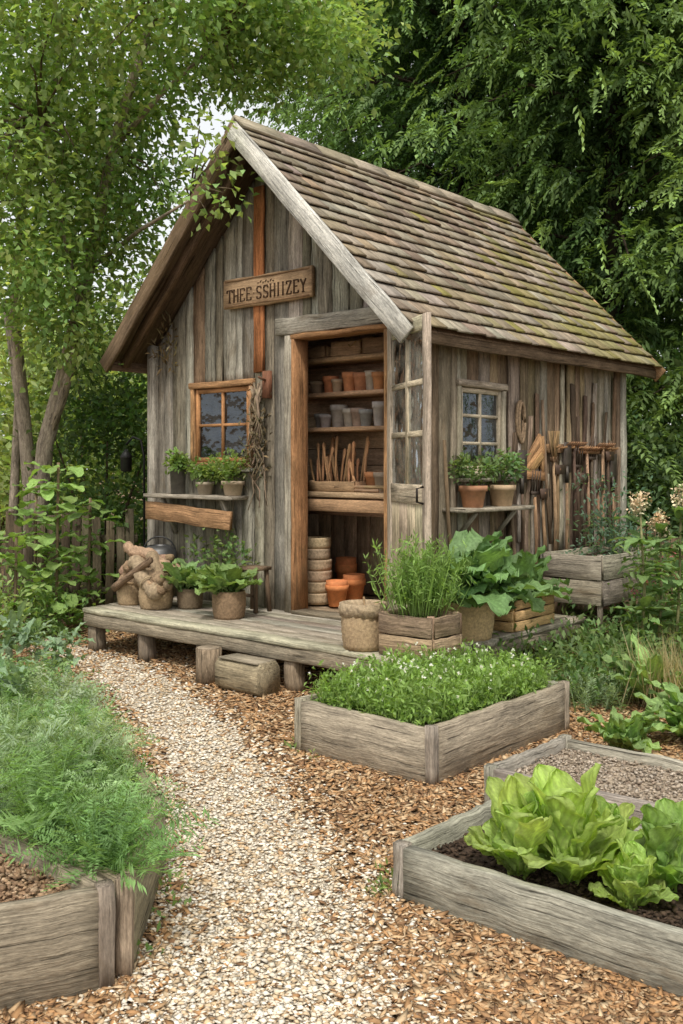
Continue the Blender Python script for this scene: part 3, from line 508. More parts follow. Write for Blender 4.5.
for a in(('rake',572,447,.75,'rake with rusty toothed head, first of the hung tools beyond the triangle frame',.02),('hoe',556,476,.6,'short handled hoe hung just right of the triangle frame',-.03),('fork',590,462,.62,'dark garden fork hung between the two rusty rakes',.01),('rake',601,448,.8,'rusty rake nearest the far end of the side wall',-.02),('spade',611,480,.5,'dark bladed spade at the far corner of the side wall',.02),('hoe',580,484,.55,'hoe with dark blade hung under the first rake',.03),('broom',552,462,.7,'straw broom hung head up beside the triangle frame',.02),('spade',565,470,.7,'wide spade hung between the broom and the fork',-.02),('hoe',596,492,.5,'small hoe hung low behind the second rake',.0),('fork',533,497,.55,'fork hung low under the triangle frame',.02),('spade',520,480,.6,'spade hung just beyond the side shelf',.0),('hoe',541,500,.5,'hoe hung low between the fork and the broom',.03),('rake',585,452,.7,'rake hung in the middle of the peg rail',.03),('fork',576,470,.6,'narrow fork hung left of the middle rake',-.03),('hoe',606,462,.65,'hoe hung second from the far corner post',.02)): tool(*a)
ra=SW(548,446,.06); rb=SW(614,446,.06); t=thing('tool_rack','horizontal peg rail holding the long handled tools on the side wall','tool rack',S(.055,(ra.y+rb.y)/2,ra.z-.02),RZ); hl=(rb.y-ra.y)/2
m=MB(); m.plank((0,-hl,0),(0,hl,0),.07,.025,(0,0,1),(.4,.24,.13),6,.004); m.build('rail',WOOD,t)
for k in range(9): m=MB(); m.tube([(0,-hl*.9+k*hl*.225,0),(.07,-hl*.9+k*hl*.225,.015)],.009,6,(.3,.17,.08)); m.build('peg',FRESH,t)
p=SW(530,458,.05); t=thing('triangle_frame','orange wooden triangle frame hung on the side wall','wooden frame',S(.075,p.y,p.z),RZ); m=MB()
for a,b in(((-.17,-.12),(.17,-.14)),((.17,-.14),(.1,.16)),((-.17,-.12),(.1,.16)),((-.03,-.1),(.12,.02)),((-.1,-.09),(.13,.07))): m.plank((.0,*a),(.008,*b),.07,.02,(0,0,1) if abs(b[1]-a[1])<.05 else (0,1,0),vary((.52,.3,.14),.12),3,.003)
m.build('slats',WOOD,t)
m=MB(); p=SW(519,420,.05); m.tube([S(.06,p.y+.05*math.cos(a),p.z+.14*math.sin(a)) for a in np.linspace(0,6.28,18)]+[S(.07,p.y+.04*math.cos(a)+.01,p.z-.02+.15*math.sin(a)) for a in np.linspace(0,6.28,18)],.012,6,(.27,.19,.12)); tag(m.build('rope_coil',CLOTH),'brown coil of rope hung beside the side window','rope')
for px,py,ln,lab in((541,400,1.1,'thin upright wooden pole leaning on the side wall right of the triangle frame'),(508,480,.8,'short pole leaning below the end of the side shelf'),(443,440,1.0,'dark pole leaning on the side wall just behind the open door')):
    p=SW(px,py,.05); m=MB(); m.tube([S(.06,p.y,p.z),S(.09,p.y,p.z-ln/2),S(.12,p.y+.02,p.z-ln)],[.012,.014,.015],7,vary((.24,.17,.11),.2)); tag(m.build('wooden_pole',FRESH),lab,'pole')
# wall decor front
p=FW(262,380); m=MB()
for k in range(12):
    x=p.x+rnd.uniform(-.04,.04); z=p.z-rnd.uniform(0,.1); ln=rnd.uniform(.4,.95); pts=[]
    for j in range(8): pts.append(S(x+rnd.uniform(-.035,.035)+.012*j*rnd.uniform(-1,1),-.05-rnd.uniform(0,.03),z-ln*j/7))
    m.tube(pts,[.012*(1-j*.1) for j in range(8)],5,vary((.27,.21,.14),.25))
m.cloud([tuple(S(p.x+rnd.uniform(-.07,.07),-.07,p.z-rnd.uniform(0,.75))) for _ in range(14)],16,.045,.055,.022,(.18,.15,.08)); tag(m.build('dried_vine',BARK),'bundle of dried grey vine stems hung between window and door','dried vine')
p=FW(272,385); t=thing('wall_bracket','small reddish wooden peg rail beside the door frame','peg rail',S(p.x,-.05,p.z),RZ); m=MB(); m.box(-.035,.035,-.02,.02,-.1,.1,(.22,.1,.06)); m.build('block',FRESH,t); m=MB(); m.tube([(0,-.02,.03),(0,-.09,.05)],.01,6,(.15,.08,.05)); m.build('peg',FRESH,t)
m=MB()
for px,py in((171,328),(173,338),(177,348),(169,356),(174,364)):
    p=FW(px,py); m.cloud([tuple(S(p.x,-.05,p.z))],24,.045,.08,.018,(.17,.14,.08))
tag(m.build('herb_bundle',LEAF),'small dry herb bunch hung high near the left wall corner','dried herbs')
# ---------------------------------------------------------------- interior
SYF=.3
def fx(px): return FW(px,440,SYF).x
su=thing('shelf_unit','wooden shelving with potting bench inside the shed doorway','shelves',CO,RZ)
xa,xb=-1.85,-.3
for z,nm in((1.18,'worktop'),(1.66,'shelf'),(1.92,'shelf'),(2.18,'shelf')):
    m=MB(); m.box(xa,xb,SYF,SYF+.34,z-.04 if nm=='worktop' else z-.03,z,vary((.58,.38,.23),.1)); m.build(nm,FRESH,su)
for x in(xa-.02,xb+.02): m=MB(); m.box(x-.02,x+.02,SYF+.01,SYF+.33,DZ,2.45,(.5,.34,.21)); m.build('upright',FRESH,su)
m=MB()
for k in range(11): m.plank((xa,SYF+.365,1.05+k*.13),(xb,SYF+.365,1.05+k*.13),.126,.02,(0,0,1),vary((.5,.36,.24),.2))
m.build('back_panel',FRESH,su)
m=MB()
for k in range(14): m.plank((-2.2+k*.142,1.1,DZ),(-2.2+k*.142,1.1,1.5),.138,.02,(1,0,0),vary((.52,.38,.26),.2))
m.build('lower_back_panel',FRESH,su)
m=MB(); m.plank((xa,SYF+.02,1.08),(xb,SYF+.02,1.08),.09,.025,(0,0,1),(.56,.35,.2)); m.build('apron',FRESH,su)
def pots(z,lst,dy=.09):
    for px,r,h,c,lab in lst:
        t=thing('flower_pot',lab,'pot',S(fx(px),SYF+dy+rnd.uniform(-.03,.04),z),0,'pots on the shed shelves'); m=MB(); k=rnd.uniform(.8,1.2); m.lathe(pot_profile(r*k,h*rnd.uniform(.8,1.25)),16,(0,0,0),vary(c,.2)); m.build('pot',CLAY,t)
        m=MB(); m.lathe([(r*.75*k,h*.6),(.01,h*.62)],12,(0,0,0),(.09,.06,.04)); m.build('soil',SOIL,t)
T2=(.6,.26,.12); OR=['leftmost','second','third','fourth','fifth','sixth','rightmost']
cs=[((.38,.27,.19),'brown',.11),(T2,'terracotta',.13),((.5,.37,.26),'tan',.1),(T2,'terracotta',.15),((.46,.22,.11),'dark terracotta',.11),((.42,.36,.29),'grey tan',.13),(T2,'terracotta',.11)]
pots(1.92,[(309+k*10.5+rnd.uniform(-2,2),.054,h,c,f'{OR[k]} pot on the second shelf from the top, {n}') for k,(c,n,h) in enumerate(cs)])
cs=[((.3,.3,.29),'dark grey',.13),((.42,.41,.38),'grey',.11),((.34,.3,.26),'dark',.15),((.5,.46,.4),'pale grey',.12),((.4,.32,.26),'brown grey',.13),((.32,.32,.31),'dark grey',.11),((.48,.44,.38),'pale grey',.14)]
pots(1.66,[(309+k*10.5+rnd.uniform(-2,2),.054,h,c,f'{OR[k]} pot on the third shelf from the top, {n}') for k,(c,n,h) in enumerate(cs)])
pots(1.18,[(364,.07,.15,T2,'terracotta pot on the potting bench right of the wooden handles'),(376,.06,.12,(.38,.3,.22),'brown pot at the right end of the potting bench')])
for px,w,h,lab,c in((314,.2,.09,'shallow brown tray at the left of the top shelf',(.4,.28,.18)),(343,.26,.11,'wooden seed tray in the middle of the top shelf',(.5,.34,.22)),(372,.2,.12,'dark box at the right of the top shelf',(.34,.24,.15))):
    crate('seed_tray',lab,'tray',S(fx(px),SYF+.11,2.18),RZ+rnd.uniform(-.15,.15),w,.18,h,c,1,0,FRESH,'trays on the top shed shelf')
m=MB(); m.cloud([tuple(S(fx(px),SYF+.1,2.3+rnd.uniform(0,.05))) for px in(335,345,355,366,374)],26,.05,.09,.012,(.36,.27,.15),.3,.1); tag(m.build('dried_bundle',LEAF),'bundle of dry straw coloured stems lying in the trays on the top shelf','dried stems')
t=crate('handle_tray','wooden tray of upright turned tool handles on the potting bench','tray',S(fx(329),SYF+.12,1.18),RZ,.46,.2,.08,(.44,.28,.16),1,0,FRESH)
for k in range(30):
    x=-.2+.4*(k%15)/14+rnd.uniform(-.01,.01); y=-.05+.09*(k//15); a=rnd.uniform(-.07,.07); h=rnd.uniform(.16,.37)
    m=MB(); m.tube([(x,y,.03),(x+a*.4,y,.03+h*.4),(x+a*.7,y,.03+h*.7),(x+a,y+.01,.03+h),(x+a,y+.01,.05+h)],[.007,.01,.008,.014,.006],8,vary((.52,.29,.15),.45)); m.build('handle',FRESH,t)
t=thing('stick_heap','heap of cut sticks lying on the right of the potting bench','sticks',S(fx(350),SYF+.03,1.18),RZ); m=MB()
for k in range(8): m.tube([(-.2+rnd.uniform(0,.1),rnd.uniform(-.02,.03),.015+.012*(k//3)),(.25+rnd.uniform(0,.1),rnd.uniform(-.02,.03),.015+.014*(k//3))],.011,6,vary((.46,.32,.19),.2))
m.build('sticks',FRESH,t)
bp=L(G(317,603,DZ)); z=DZ
nm=['lowest','second','third','fourth','fifth','topmost']
for k in range(6):
    t=thing('round_basket',f'{nm[k]} round tan basket of the stack inside the doorway','basket',S(bp.x+rnd.uniform(-.008,.008),bp.y,z),k*.4,'baskets stacked inside the doorway'); r=.12-.004*k
    m=MB(); m.lathe([(r*.9,0),(r,.02),(r*1.02,.04),(r,.06),(r*1.03,.075),(r,.085),(r*.9,.085),(r*.85,.04)],32,(0,0,0),vary((.5,.38,.25),.12),.003); m.build('weave',WICK,t); z+=.084
for px,py,r,h,lab in((337,606,.085,.16,'terracotta pot on the shed floor beside the basket stack'),(354,602,.088,.18,'terracotta pot on the shed floor nearer the right door jamb'),(346,596,.085,.26,'tallest terracotta pot on the shed floor, behind the two others')):
    p=G(px,py,DZ); t=thing('terracotta_pot',lab,'pot',p,0,'terracotta pots on the shed floor'); m=MB(); m.lathe(pot_profile(r,h),20,(0,0,0),(.72,.27,.1)); m.lathe([(r*.9,h*.8),(r*.98,h*.98),(r*.98,h*1.2),(r*.9,h*1.2),(r*.86,h)],20,(0,0,0),(.68,.25,.1)); m.build('pot',CLAY,t)

# ---------------------------------------------------------------- raised beds
def inpoly(X,Yv,q):
    ins=np.zeros(len(X),bool); n=len(q)
    for i in range(n):
        a=q[i];b=q[(i+1)%n]; ins^=((a[1]>Yv)!=(b[1]>Yv))&(X<(b[0]-a[0])*(Yv-a[1])/((b[1]-a[1]) or 1e-9)+a[0])
    return ins
def bed(lab,pts,h,soilz,col,soilcols,nchip,csz,th=.04):
    t=thing('raised_bed',lab,'raised bed',(pts[0][0],pts[0][1],0)); o=Vector((pts[0][0],pts[0][1],0)); q=[Vector((p[0],p[1],0))-o for p in pts]; n=len(q)
    for i in range(n):
        a=q[i];b=q[(i+1)%n]; dv=(b-a).normalized()
        m=MB(); m.plank(a+dv*.022+Vector((0,0,h/2)),b-dv*.022+Vector((0,0,h/2+rnd.uniform(-.008,.008))),h,th,(0,0,1),vary(col,.1),16,.004,.08); m.build('side_board',WOOD,t)
        m=MB(); m.plank(a,a+Vector((0,0,h+.006)),.046,.046,dv,vary(col,.12),4,.003,.1); m.build('corner_post',WOOD,t)
    c=sum(q,Vector())/n; m=MB(); V=[(*(p.xy*.99+c.xy*.01),soilz) for p in q]; m.add(V,[[tuple(range(n))]],soilcols[0])
    lo=[min(p[k] for p in q) for k in(0,1)]; hi=[max(p[k] for p in q) for k in(0,1)]; X=rng.uniform(lo[0],hi[0],nchip*2);Yv=rng.uniform(lo[1],hi[1],nchip*2); ins=inpoly(X,Yv,q)
    X=X[ins][:nchip];Yv=Yv[ins][:nchip]; k=len(X)
    m.chips(np.stack([X,Yv,soilz+rng.uniform(0,.012,k)],1),rng.uniform(csz*.5,csz*1.2,k),rng.uniform(1,2,k),.6,pal(soilcols,k)); m.build('soil',SOIL,t); return t
def loc4(p,du,dv):
    p=Vector((p[0],p[1],0)); return [p,p+U*du,p+U*du+W*dv,p+W*dv]
dark=[(.065,.042,.027),(.09,.06,.04),(.05,.033,.022)]
mul=[(.32,.205,.125),(.39,.255,.155),(.24,.15,.09),(.43,.305,.2)]
BC=(.38,.35,.28)
Pc=(.39,4.31); cb=loc4(Pc,-.78,1.16); cb=[cb[1],cb[0],cb[3],cb[2]]
bed('grey plank raised bed of seedlings in the middle, below the deck',cb,.25,.2,(.39,.35,.27),dark,1500,.01)
bed('low grey raised bed of lettuces in the right foreground',loc4((.193,3.187),1.7,.62),.17,.11,BC,dark,5000,.009)
bed('low grey raised bed filled with bare fine mulch behind the lettuces',loc4((.605,4.02),1.7,.6),.165,.115,BC,[(.36,.29,.215),(.42,.345,.265),(.28,.215,.16),(.46,.39,.315)],6000,.008)
c0=(-.624,2.64); bed('wedge of bare brown mulch raised bed in the left foreground corner',[c0,(-1.66,3.58),(-1.704,2.11)][::-1],.27,.225,(.33,.285,.215),mul,6000,.009)
LBP=[(-.585,2.70),(-.62,3.36),(-1.3,5.1),(-2.35,6.1),(-2.9,5.4),(-1.75,3.72)]
bed('long grey raised bed full of feathery herbs along the left of the path',LBP,.26,.21,(.36,.29,.205),dark,800,.01)
# feathery herbs: uneven mounds of fine pinnate fronds
IN=[(-.65,2.80),(-.7,3.32),(-1.4,5.0),(-2.3,5.95),(-2.75,5.4),(-1.68,3.75)]
X=rng.uniform(-3,-.55,5000);Yv=rng.uniform(2.6,6.2,5000); k=inpoly(X,Yv,IN); X=X[k];Yv=Yv[k]; sel=[]
for i in range(len(X)):
    if all((X[i]-X[j])**2+(Yv[i]-Yv[j])**2>.17**2 for j in sel): sel.append(i)
m=MB()
for i in sel:
    near=Yv[i]<4.3; Hm=rnd.choice([.13,.17,.22,.28,.36])*rnd.uniform(.85,1.1); n=54 if near else 42
    a=rng.uniform(0,6.28,n); q=rng.uniform(0,1,n)**.6*1.5; fd=np.stack([np.cos(a)*q,np.sin(a)*q,np.ones(n)],1); B=np.stack([X[i]+np.cos(a)*.03*q,Yv[i]+np.sin(a)*.03*q,np.full(n,.21)],1)
    col=np.array(vary(rnd.choice([(.27,.37,.2),(.22,.34,.14),(.31,.4,.25),(.17,.28,.11)]),.2)); C=col[None]*rng.uniform(.75,1.25,(n,1))
    m.fronds(B,fd,Hm*rng.uniform(.6,1.15,n),32 if near else 18,.2,.1,.0065 if near else .012,C,.3,1.3,.25,0,.005)
    B2=B+nz(fd)*(Hm*.55*rng.uniform(.6,1.3,n))[:,None]; m.fronds(B2,fd*.3+rng.normal(size=(n,3))*[.8,.8,.4],np.full(n,.085),18 if near else 9,.3,.15,.006 if near else .012,C*1.08,.3,1.3,.25,0)
tag(m.build('feathery_herbs',LEAF),'mass of feathery blue green herbs filling the left raised bed','herbs',kind='stuff')
for px,py,hh,lab in((22,668,.38,'tall blue green leafy plant at the back left of the herb bed'),(60,676,.3,'blue green leafy plant at the back of the herb bed, nearer the path'),(4,720,.36,'blue green leafy plant cut by the left picture edge in the herb bed')):
    q=G(px,py,.21); t=thing('leafy_vegetable',lab,'plant',q,0,'blue green leafy plants in the herb bed'); m=MB()
    for k in range(60): m.blade((rnd.uniform(-.1,.1),rnd.uniform(-.1,.1),rnd.uniform(0,hh*.7)),rnd.uniform(0,6.28),rnd.uniform(.2,1.3),hh*rnd.uniform(.2,.42),rnd.uniform(.03,.05),rnd.uniform(.4,1.4),.006,vary((.23,.33,.2),.25),'long',1.3,.12,9,7,20)
    m.build('leaves',BROAD,t)
# seedlings
n=1300; a=rng.uniform(.03,.76,n);b=rng.uniform(.03,1.14,n); base=np.array(Pc)[None]+np.outer(-a,np.array(U)[:2])+np.outer(b,np.array(W)[:2]); hh=rng.uniform(.05,.21,n)
m=MB(); P0=np.concatenate([base,np.full((n,1),.2)],1); m.leafs(P0,np.concatenate([rng.normal(size=(n,2))*.25,np.ones((n,1))],1),rng.normal(size=(n,3)),hh,.006,np.tile((.2,.29,.085),(n,1)))
k=12; Q=np.repeat(P0,k,0); Q[:,2]+=np.repeat(hh,k)*rng.uniform(.25,1.05,n*k); Q[:,:2]+=rng.normal(size=(n*k,2))*.012
C=np.array((.24,.365,.105))[None]*np.repeat(rng.uniform(.65,1.3,(n,1)),k,0)*rng.uniform(.7,1.3,(n*k,1)); m.leafs(Q,rng.normal(size=(n*k,3))+[0,0,.6],rng.normal(size=(n*k,3))*.5+[0,0,1],rng.uniform(.02,.05,n*k),rng.uniform(.008,.017,n*k),C)
f=P0[:170]+np.stack([np.zeros(170),np.zeros(170),hh[:170]*1.08+.01],1); f=np.repeat(f,4,0); m.leafs(f,rng.normal(size=(680,3))+[0,0,.4],rng.normal(size=(680,3)),.013,.012,np.full((680,3),.78))
tag(m.build('seedlings',LEAF),'dense green seedlings with tiny white flowers filling the middle raised bed','seedlings',kind='stuff')
# lettuce heads
def lettuce(lab,p,s,col,group='lettuces in the right raised bed'):
    t=thing('lettuce',lab,'lettuce',p,rnd.uniform(0,6),group); m=MB()
    for i in range(9): m.blade((0,0,-.01),i*2.4+rnd.uniform(-.3,.3),rnd.uniform(.65,1.1),.24*s*rnd.uniform(.85,1.1),.145*s,rnd.uniform(.2,1.1),.009*s,vary(tuple(x*.92 for x in col),.15),'lettuce',2.0,.1,30,19,rnd.uniform(18,27),.0018)
    for i in range(12): m.blade((rnd.uniform(-.02,.02),rnd.uniform(-.02,.02),.0),i*2.4+1+rnd.uniform(-.3,.3),rnd.uniform(1.15,1.52),.32*s*rnd.uniform(.7,1.08),.135*s,rnd.uniform(-.05,.5),.008*s,vary(tuple(x*1.08 for x in col),.15),'lettuce',2.0,.18,30,19,rnd.uniform(18,27),.0018)
    m.build('leaves',SALAD,t,True)
lc=(.36,.47,.14)
for px,py,s,lab,c in((518,876,.9,'pale green lettuce head at the left end of the row',lc),(568,882,1.08,'tallest bright green lettuce head in the middle of the row',lc),(606,866,.68,'small lettuce head behind the tallest one',(.31,.42,.12)),(664,890,.82,'darker green lettuce head nearest the right edge of the picture',(.22,.33,.095)),(630,908,.6,'smallest lettuce head in front of the darker one',(.33,.44,.125))):
    lettuce(lab,G(px,py,.11),s,c)

# ---------------------------------------------------------------- plants around
def ell(c,r,n,shell=0):
    d=nz(rng.normal(size=(n,3))); q=rng.uniform(0,1,(n,1))**(1/3 if not shell else 1/8); return np.array(c)[None]+d*q*np.array(r)[None]
def shrub(name,lab,cat,base,ells,per,rad,ll,lw,col,group=None,stems=4,mat=None,up=.2,cv=.35):
    t=thing(name,lab,cat,base,0,group); base=Vector(base); m=MB(); c=[]
    for ce,r,n in ells: c.append(ell(Vector(ce)-base,r,n,1))
    c=np.concatenate(c); c=c[c[:,2]>.02]
    for i in range(stems):
        e=Vector(c[rnd.randrange(len(c))]); m.tube([(rnd.uniform(-.05,.05),rnd.uniform(-.05,.05),-.01),e*.5+Vector((rnd.uniform(-.05,.05),0,.05)),e],[.03,.02,.006],6,(.14,.1,.065))
    m.build('stem',BARK,t); m=MB(); m.cloud(c,per,rad,ll,lw,col,cv,up); m.build('crown',mat or LEAF,t); return t
base=AT(34,560,9.3); base.z=0
t=thing('leafy_tree','multi stemmed tree with light green leaves left of the shed','tree',base)
ro=lambda p:Vector(p)-base
m=MB(); TC=(.42,.35,.27)
tr=[[(34,600,9.3),(38,520,9.3),(45,445,9.3),(70,350,9.2),(88,270,9.0),(112,150,8.6),(150,20,8.2)],[(28,600,9.4),(32,510,9.4),(24,420,9.4),(14,320,9.3),(22,200,9.0),(60,60,8.8)],[(45,445,9.3),(62,400,9.2),(76,350,9.0),(70,260,8.7),(40,120,8.2)],[(112,150,8.6),(160,95,8.3),(220,40,8.2)],[(8,600,9.6),(14,500,9.6),(18,400,9.7),(4,300,9.7)],[(88,270,9.0),(140,230,8.4),(190,200,7.5)]]
rr=[.1,.085,.05,.03,.06,.024]
ends=[]
for q,r in zip(tr,rr):
    pts=[ro(AT(*p)) for p in q]; pts[0].z=max(pts[0].z,-.05); m.tube(pts,[r*(1-.62*i/(len(pts)-1)) for i in range(len(pts))],9,TC); ends+=pts[2:]
cl=np.concatenate([ell(ro(AT(110,10,8.3)),(1.7,1.3,.95),185),ell(ro(AT(20,180,8.6)),(.75,1.2,1.25),100),ell(ro(AT(105,190,8.9)),(.8,.6,.75),48),ell(ro(AT(285,25,8.6)),(.75,.8,.5),52),ell(ro(AT(60,320,8.6)),(.6,.5,.35),14)])
wl_=cl+np.array(base); keep=~((wl_[:,0]>-1.35)&(wl_[:,2]<1.38+.375*wl_[:,1])) ; cl=cl[keep]
tw=ell(ro(AT(205,180,7.1)),(.24,.15,.42),9)
for i in range(90):
    e=Vector(cl[rnd.randrange(len(cl))]); s_=min(ends,key=lambda v:(v-e).length); md=(s_+e)/2+Vector((rnd.uniform(-.1,.1),rnd.uniform(-.1,.1),.1)); m.tube([s_,md,e],[.014,.009,.004],5,(.2,.15,.1))
for e in tw: e=Vector(e); s_=ends[-1]; m.tube([s_,(s_+e)/2+Vector((0,0,.06)),e],[.01,.007,.003],5,(.2,.15,.1))
m.build('trunk',BARK,t); m=MB(); m.cloud(cl,92,.19,.078,.05,(.27,.385,.14),.35,-.15,.8); m.cloud(tw,24,.12,.075,.05,(.27,.385,.14),.3,-.2); m.build('crown',LEAF,t)
# conifers with drooping feathery fronds
def conifer(lab,base,Ht,R,n,col):
    t=thing('conifer_tree',lab,'tree',base,0,'tall conifers behind the shed'); m=MB(); m.tube([(0,0,-.05),(0,0,Ht*.5),(0.05,0,Ht)],[.15,.09,.03],9,(.04,.035,.022))
    h=rng.uniform(.03,1,n)**.9*Ht; az=rng.uniform(0,6.283,n); Lb=R*np.clip(1-h/Ht,0,1)**.45*rng.uniform(.6,1.1,n)+.3
    for i in range(0,n,4):
        o=Vector((math.cos(az[i]),math.sin(az[i]),0)); m.tube([(0,0,h[i]),o*Lb[i]*.5+Vector((0,0,h[i]+.08*Lb[i])),o*Lb[i]*.9+Vector((0,0,h[i]-.12*Lb[i]))],[.03,.018,.006],5,(.06,.045,.03))
    m.build('trunk',BARK,t)
    nt=14; tt=np.linspace(.1,1,nt); T=np.tile(tt,n); ii=np.repeat(np.arange(n),nt); o=np.stack([np.cos(az),np.sin(az)],1)[ii]; lat=np.stack([-o[:,1],o[:,0]],1); lo=rng.normal(size=(n*nt,1))*.22*Lb[ii][:,None]*np.sin(.4+T*2.3)[:,None]
    c=np.concatenate([o*(Lb[ii]*T)[:,None]+lat*lo,(h[ii]+.3*Lb[ii]*T-.45*Lb[ii]*T**2-np.abs(lo[:,0])*.35)[:,None]],1)
    c=np.repeat(c,3,0)+rng.normal(size=(3*n*nt,3))*.1; M=len(c); o2=np.repeat(o,3,0); T2_=np.repeat(T,3)
    fd=np.concatenate([o2*.7,np.full((M,1),-.42)],1)+rng.normal(size=(M,3))*.45
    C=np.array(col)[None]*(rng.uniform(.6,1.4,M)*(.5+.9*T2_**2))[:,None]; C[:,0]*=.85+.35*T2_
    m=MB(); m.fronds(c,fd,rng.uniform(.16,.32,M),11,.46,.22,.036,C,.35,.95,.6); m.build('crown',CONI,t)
cc=(.115,.215,.07)
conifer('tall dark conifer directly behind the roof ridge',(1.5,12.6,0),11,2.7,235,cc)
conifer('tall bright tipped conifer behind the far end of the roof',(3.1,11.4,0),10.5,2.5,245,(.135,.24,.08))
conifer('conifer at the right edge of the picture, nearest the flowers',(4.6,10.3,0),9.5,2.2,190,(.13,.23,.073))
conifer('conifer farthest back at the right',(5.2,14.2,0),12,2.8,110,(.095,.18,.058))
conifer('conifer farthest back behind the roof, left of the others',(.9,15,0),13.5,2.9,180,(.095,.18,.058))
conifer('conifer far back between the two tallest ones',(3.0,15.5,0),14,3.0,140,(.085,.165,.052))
# background shrubs and trees
shrub('broadleaf_shrub','dark dense shrub behind the left wall of the shed','shrub',(-2.35,9.9,0),[((-2.35,9.9,1.0),(.7,.6,1.1),50),((-2.2,9.9,2.1),(.6,.5,.6),26)],80,.15,.085,.05,(.1,.17,.055))
shrub('background_tree','pale yellow green tree in the light beyond the fence at far left','tree',(-5.2,15,0),[((-5.2,15,2.6),(2.0,1.2,1.9),90)],80,.3,.15,.1,(.34,.42,.17))
shrub('background_tree','mid green tree beyond the fence between trunks and shed','tree',(-3.3,13,0),[((-3.3,13,1.6),(1.3,.9,1.3),60)],80,.24,.12,.08,(.24,.33,.12))
shrub('background_tree','large rounded tree far behind the shed roof on the left','tree',(-2.6,17.5,0),[((-2.6,17.5,3.0),(2.2,1.5,1.8),90)],70,.32,.16,.1,(.23,.32,.12))
shrub('background_tree','mid green tree behind the shed at the far right edge','tree',(4.1,9.8,0),[((4.0,9.8,1.3),(1.0,.7,1.2),60)],80,.2,.1,.065,(.12,.2,.065))
shrub('broadleaf_shrub','dark leafy shrub against the far end of the shed','shrub',(2.95,9.2,0),[((2.9,9.2,.9),(.5,.45,.85),40)],70,.13,.075,.045,(.1,.17,.075))
m=MB(); c=np.stack([rng.uniform(-14,14,420),rng.uniform(19,23,420),rng.uniform(.1,4.2,420)],1); c[:,2]*=np.where(c[:,0]>-1,1.6,.9); m.cloud(c,55,.5,.26,.17,(.2,.29,.1),.4)
n=330; c=np.stack([rng.uniform(-.6,10,n),rng.uniform(17,19,n),rng.uniform(3,11.5,n)],1); m.cloud(c,60,.5,.26,.16,(.085,.155,.05),.4)
tag(m.build('far_trees',LEAF),'far mass of green trees closing the view behind the garden','trees',kind='stuff')
def fence(lab,pts,h,col,step=.1):
    t=thing('picket_fence',lab,'fence',(*pts[0],0)); o=Vector((*pts[0],0)); b=Vector((*pts[1],0))-o; d=(b).normalized(); s=0
    while s<b.length:
        m=MB(); m.plank(d*s,d*s+Vector((rnd.uniform(-.02,.02),0,h*rnd.uniform(.86,1.08))),.075,.018,d,vary(col,.25),3,.004); s+=step
        m.build('picket',WOOD,t)
    nv=Vector((-d.y,d.x,0))
    for z in(.25,.75): m=MB(); m.plank(nv*.03+Vector((0,0,h*z)),b+nv*.03+Vector((0,0,h*z)),.07,.03,(0,0,1),vary(col,.1)); m.build('rail',WOOD,t)
fence('dark picket fence behind the bean plants on the left',((-3.5,9.0),(-1.85,9.05)),.95,(.15,.12,.08))
fence('brown picket fence behind the flowers on the right',((2.55,8.9),(4.2,8.4)),.8,(.27,.185,.125))
for i,(px,Yd,hh,nk,lab) in enumerate(((56,8.1,1.4,70,'bright leafy bean plant climbing a tall stake, nearest the deck corner'),(14,7.8,.85,40,'leafy bean plant on a stake at the left picture edge'),(88,8.5,1.1,50,'slim bean plant on a stake beside the deck'),(34,8.6,1.2,44,'bean plant on a stake behind the tall one'))):
    b=AT(px,600,Yd); b.z=0; t=thing('bean_plant',lab,'plant',b,0,'bean plants on stakes'); m=MB(); m.tube([(0,0,0),(.02,0,hh)],.012,6,(.2,.15,.09)); m.build('stake',FRESH,t); m=MB()
    for k in range(nk): z=rnd.uniform(.05,hh); m.blade((rnd.uniform(-.1,.1),rnd.uniform(-.1,.1),z),rnd.uniform(0,6.28),rnd.uniform(-.2,.7),rnd.uniform(.14,.27),rnd.uniform(.08,.15),rnd.uniform(.5,1.3),.009,vary((.25,.38,.115),.3),'round',1.2,.1,9,7)
    m.build('leaves',BROAD,t)
m=MB(); n=30; c=np.stack([rng.uniform(-3.4,-2.2,n),rng.uniform(6.7,8.5,n),rng.uniform(.05,.4,n)],1); m.cloud(c,90,.13,.07,.03,(.19,.29,.1)); tag(m.build('ground_cover',LEAF),'low leafy ground cover under the bean plants at left','plants',kind='stuff')
p=G(14,622,0); potted('small orange clay pot among leaves at the left picture edge',(p.x,6.9,0),.1,.17,'clay',(.48,.22,.09),'herb',.12,.16,GRN)
b=AT(133,560,8.9); t=thing('lantern_stand','thin black iron hook with a small lantern behind the left wall corner','lantern',(b.x,b.y,0)); m=MB(); m.tube([(.1,0,0),(.1,0,1.45),(.07,0,1.6),(0,0,1.63),(-.06,0,1.56)],.01,6,(.03,.03,.03)); m.build('hook',METAL,t); m=MB(); m.lathe([(.03,1.32),(.05,1.33),(.05,1.44),(.06,1.45),(.01,1.52)],8,(-.06,0,0),(.05,.05,.05)); m.build('lantern',METAL,t)
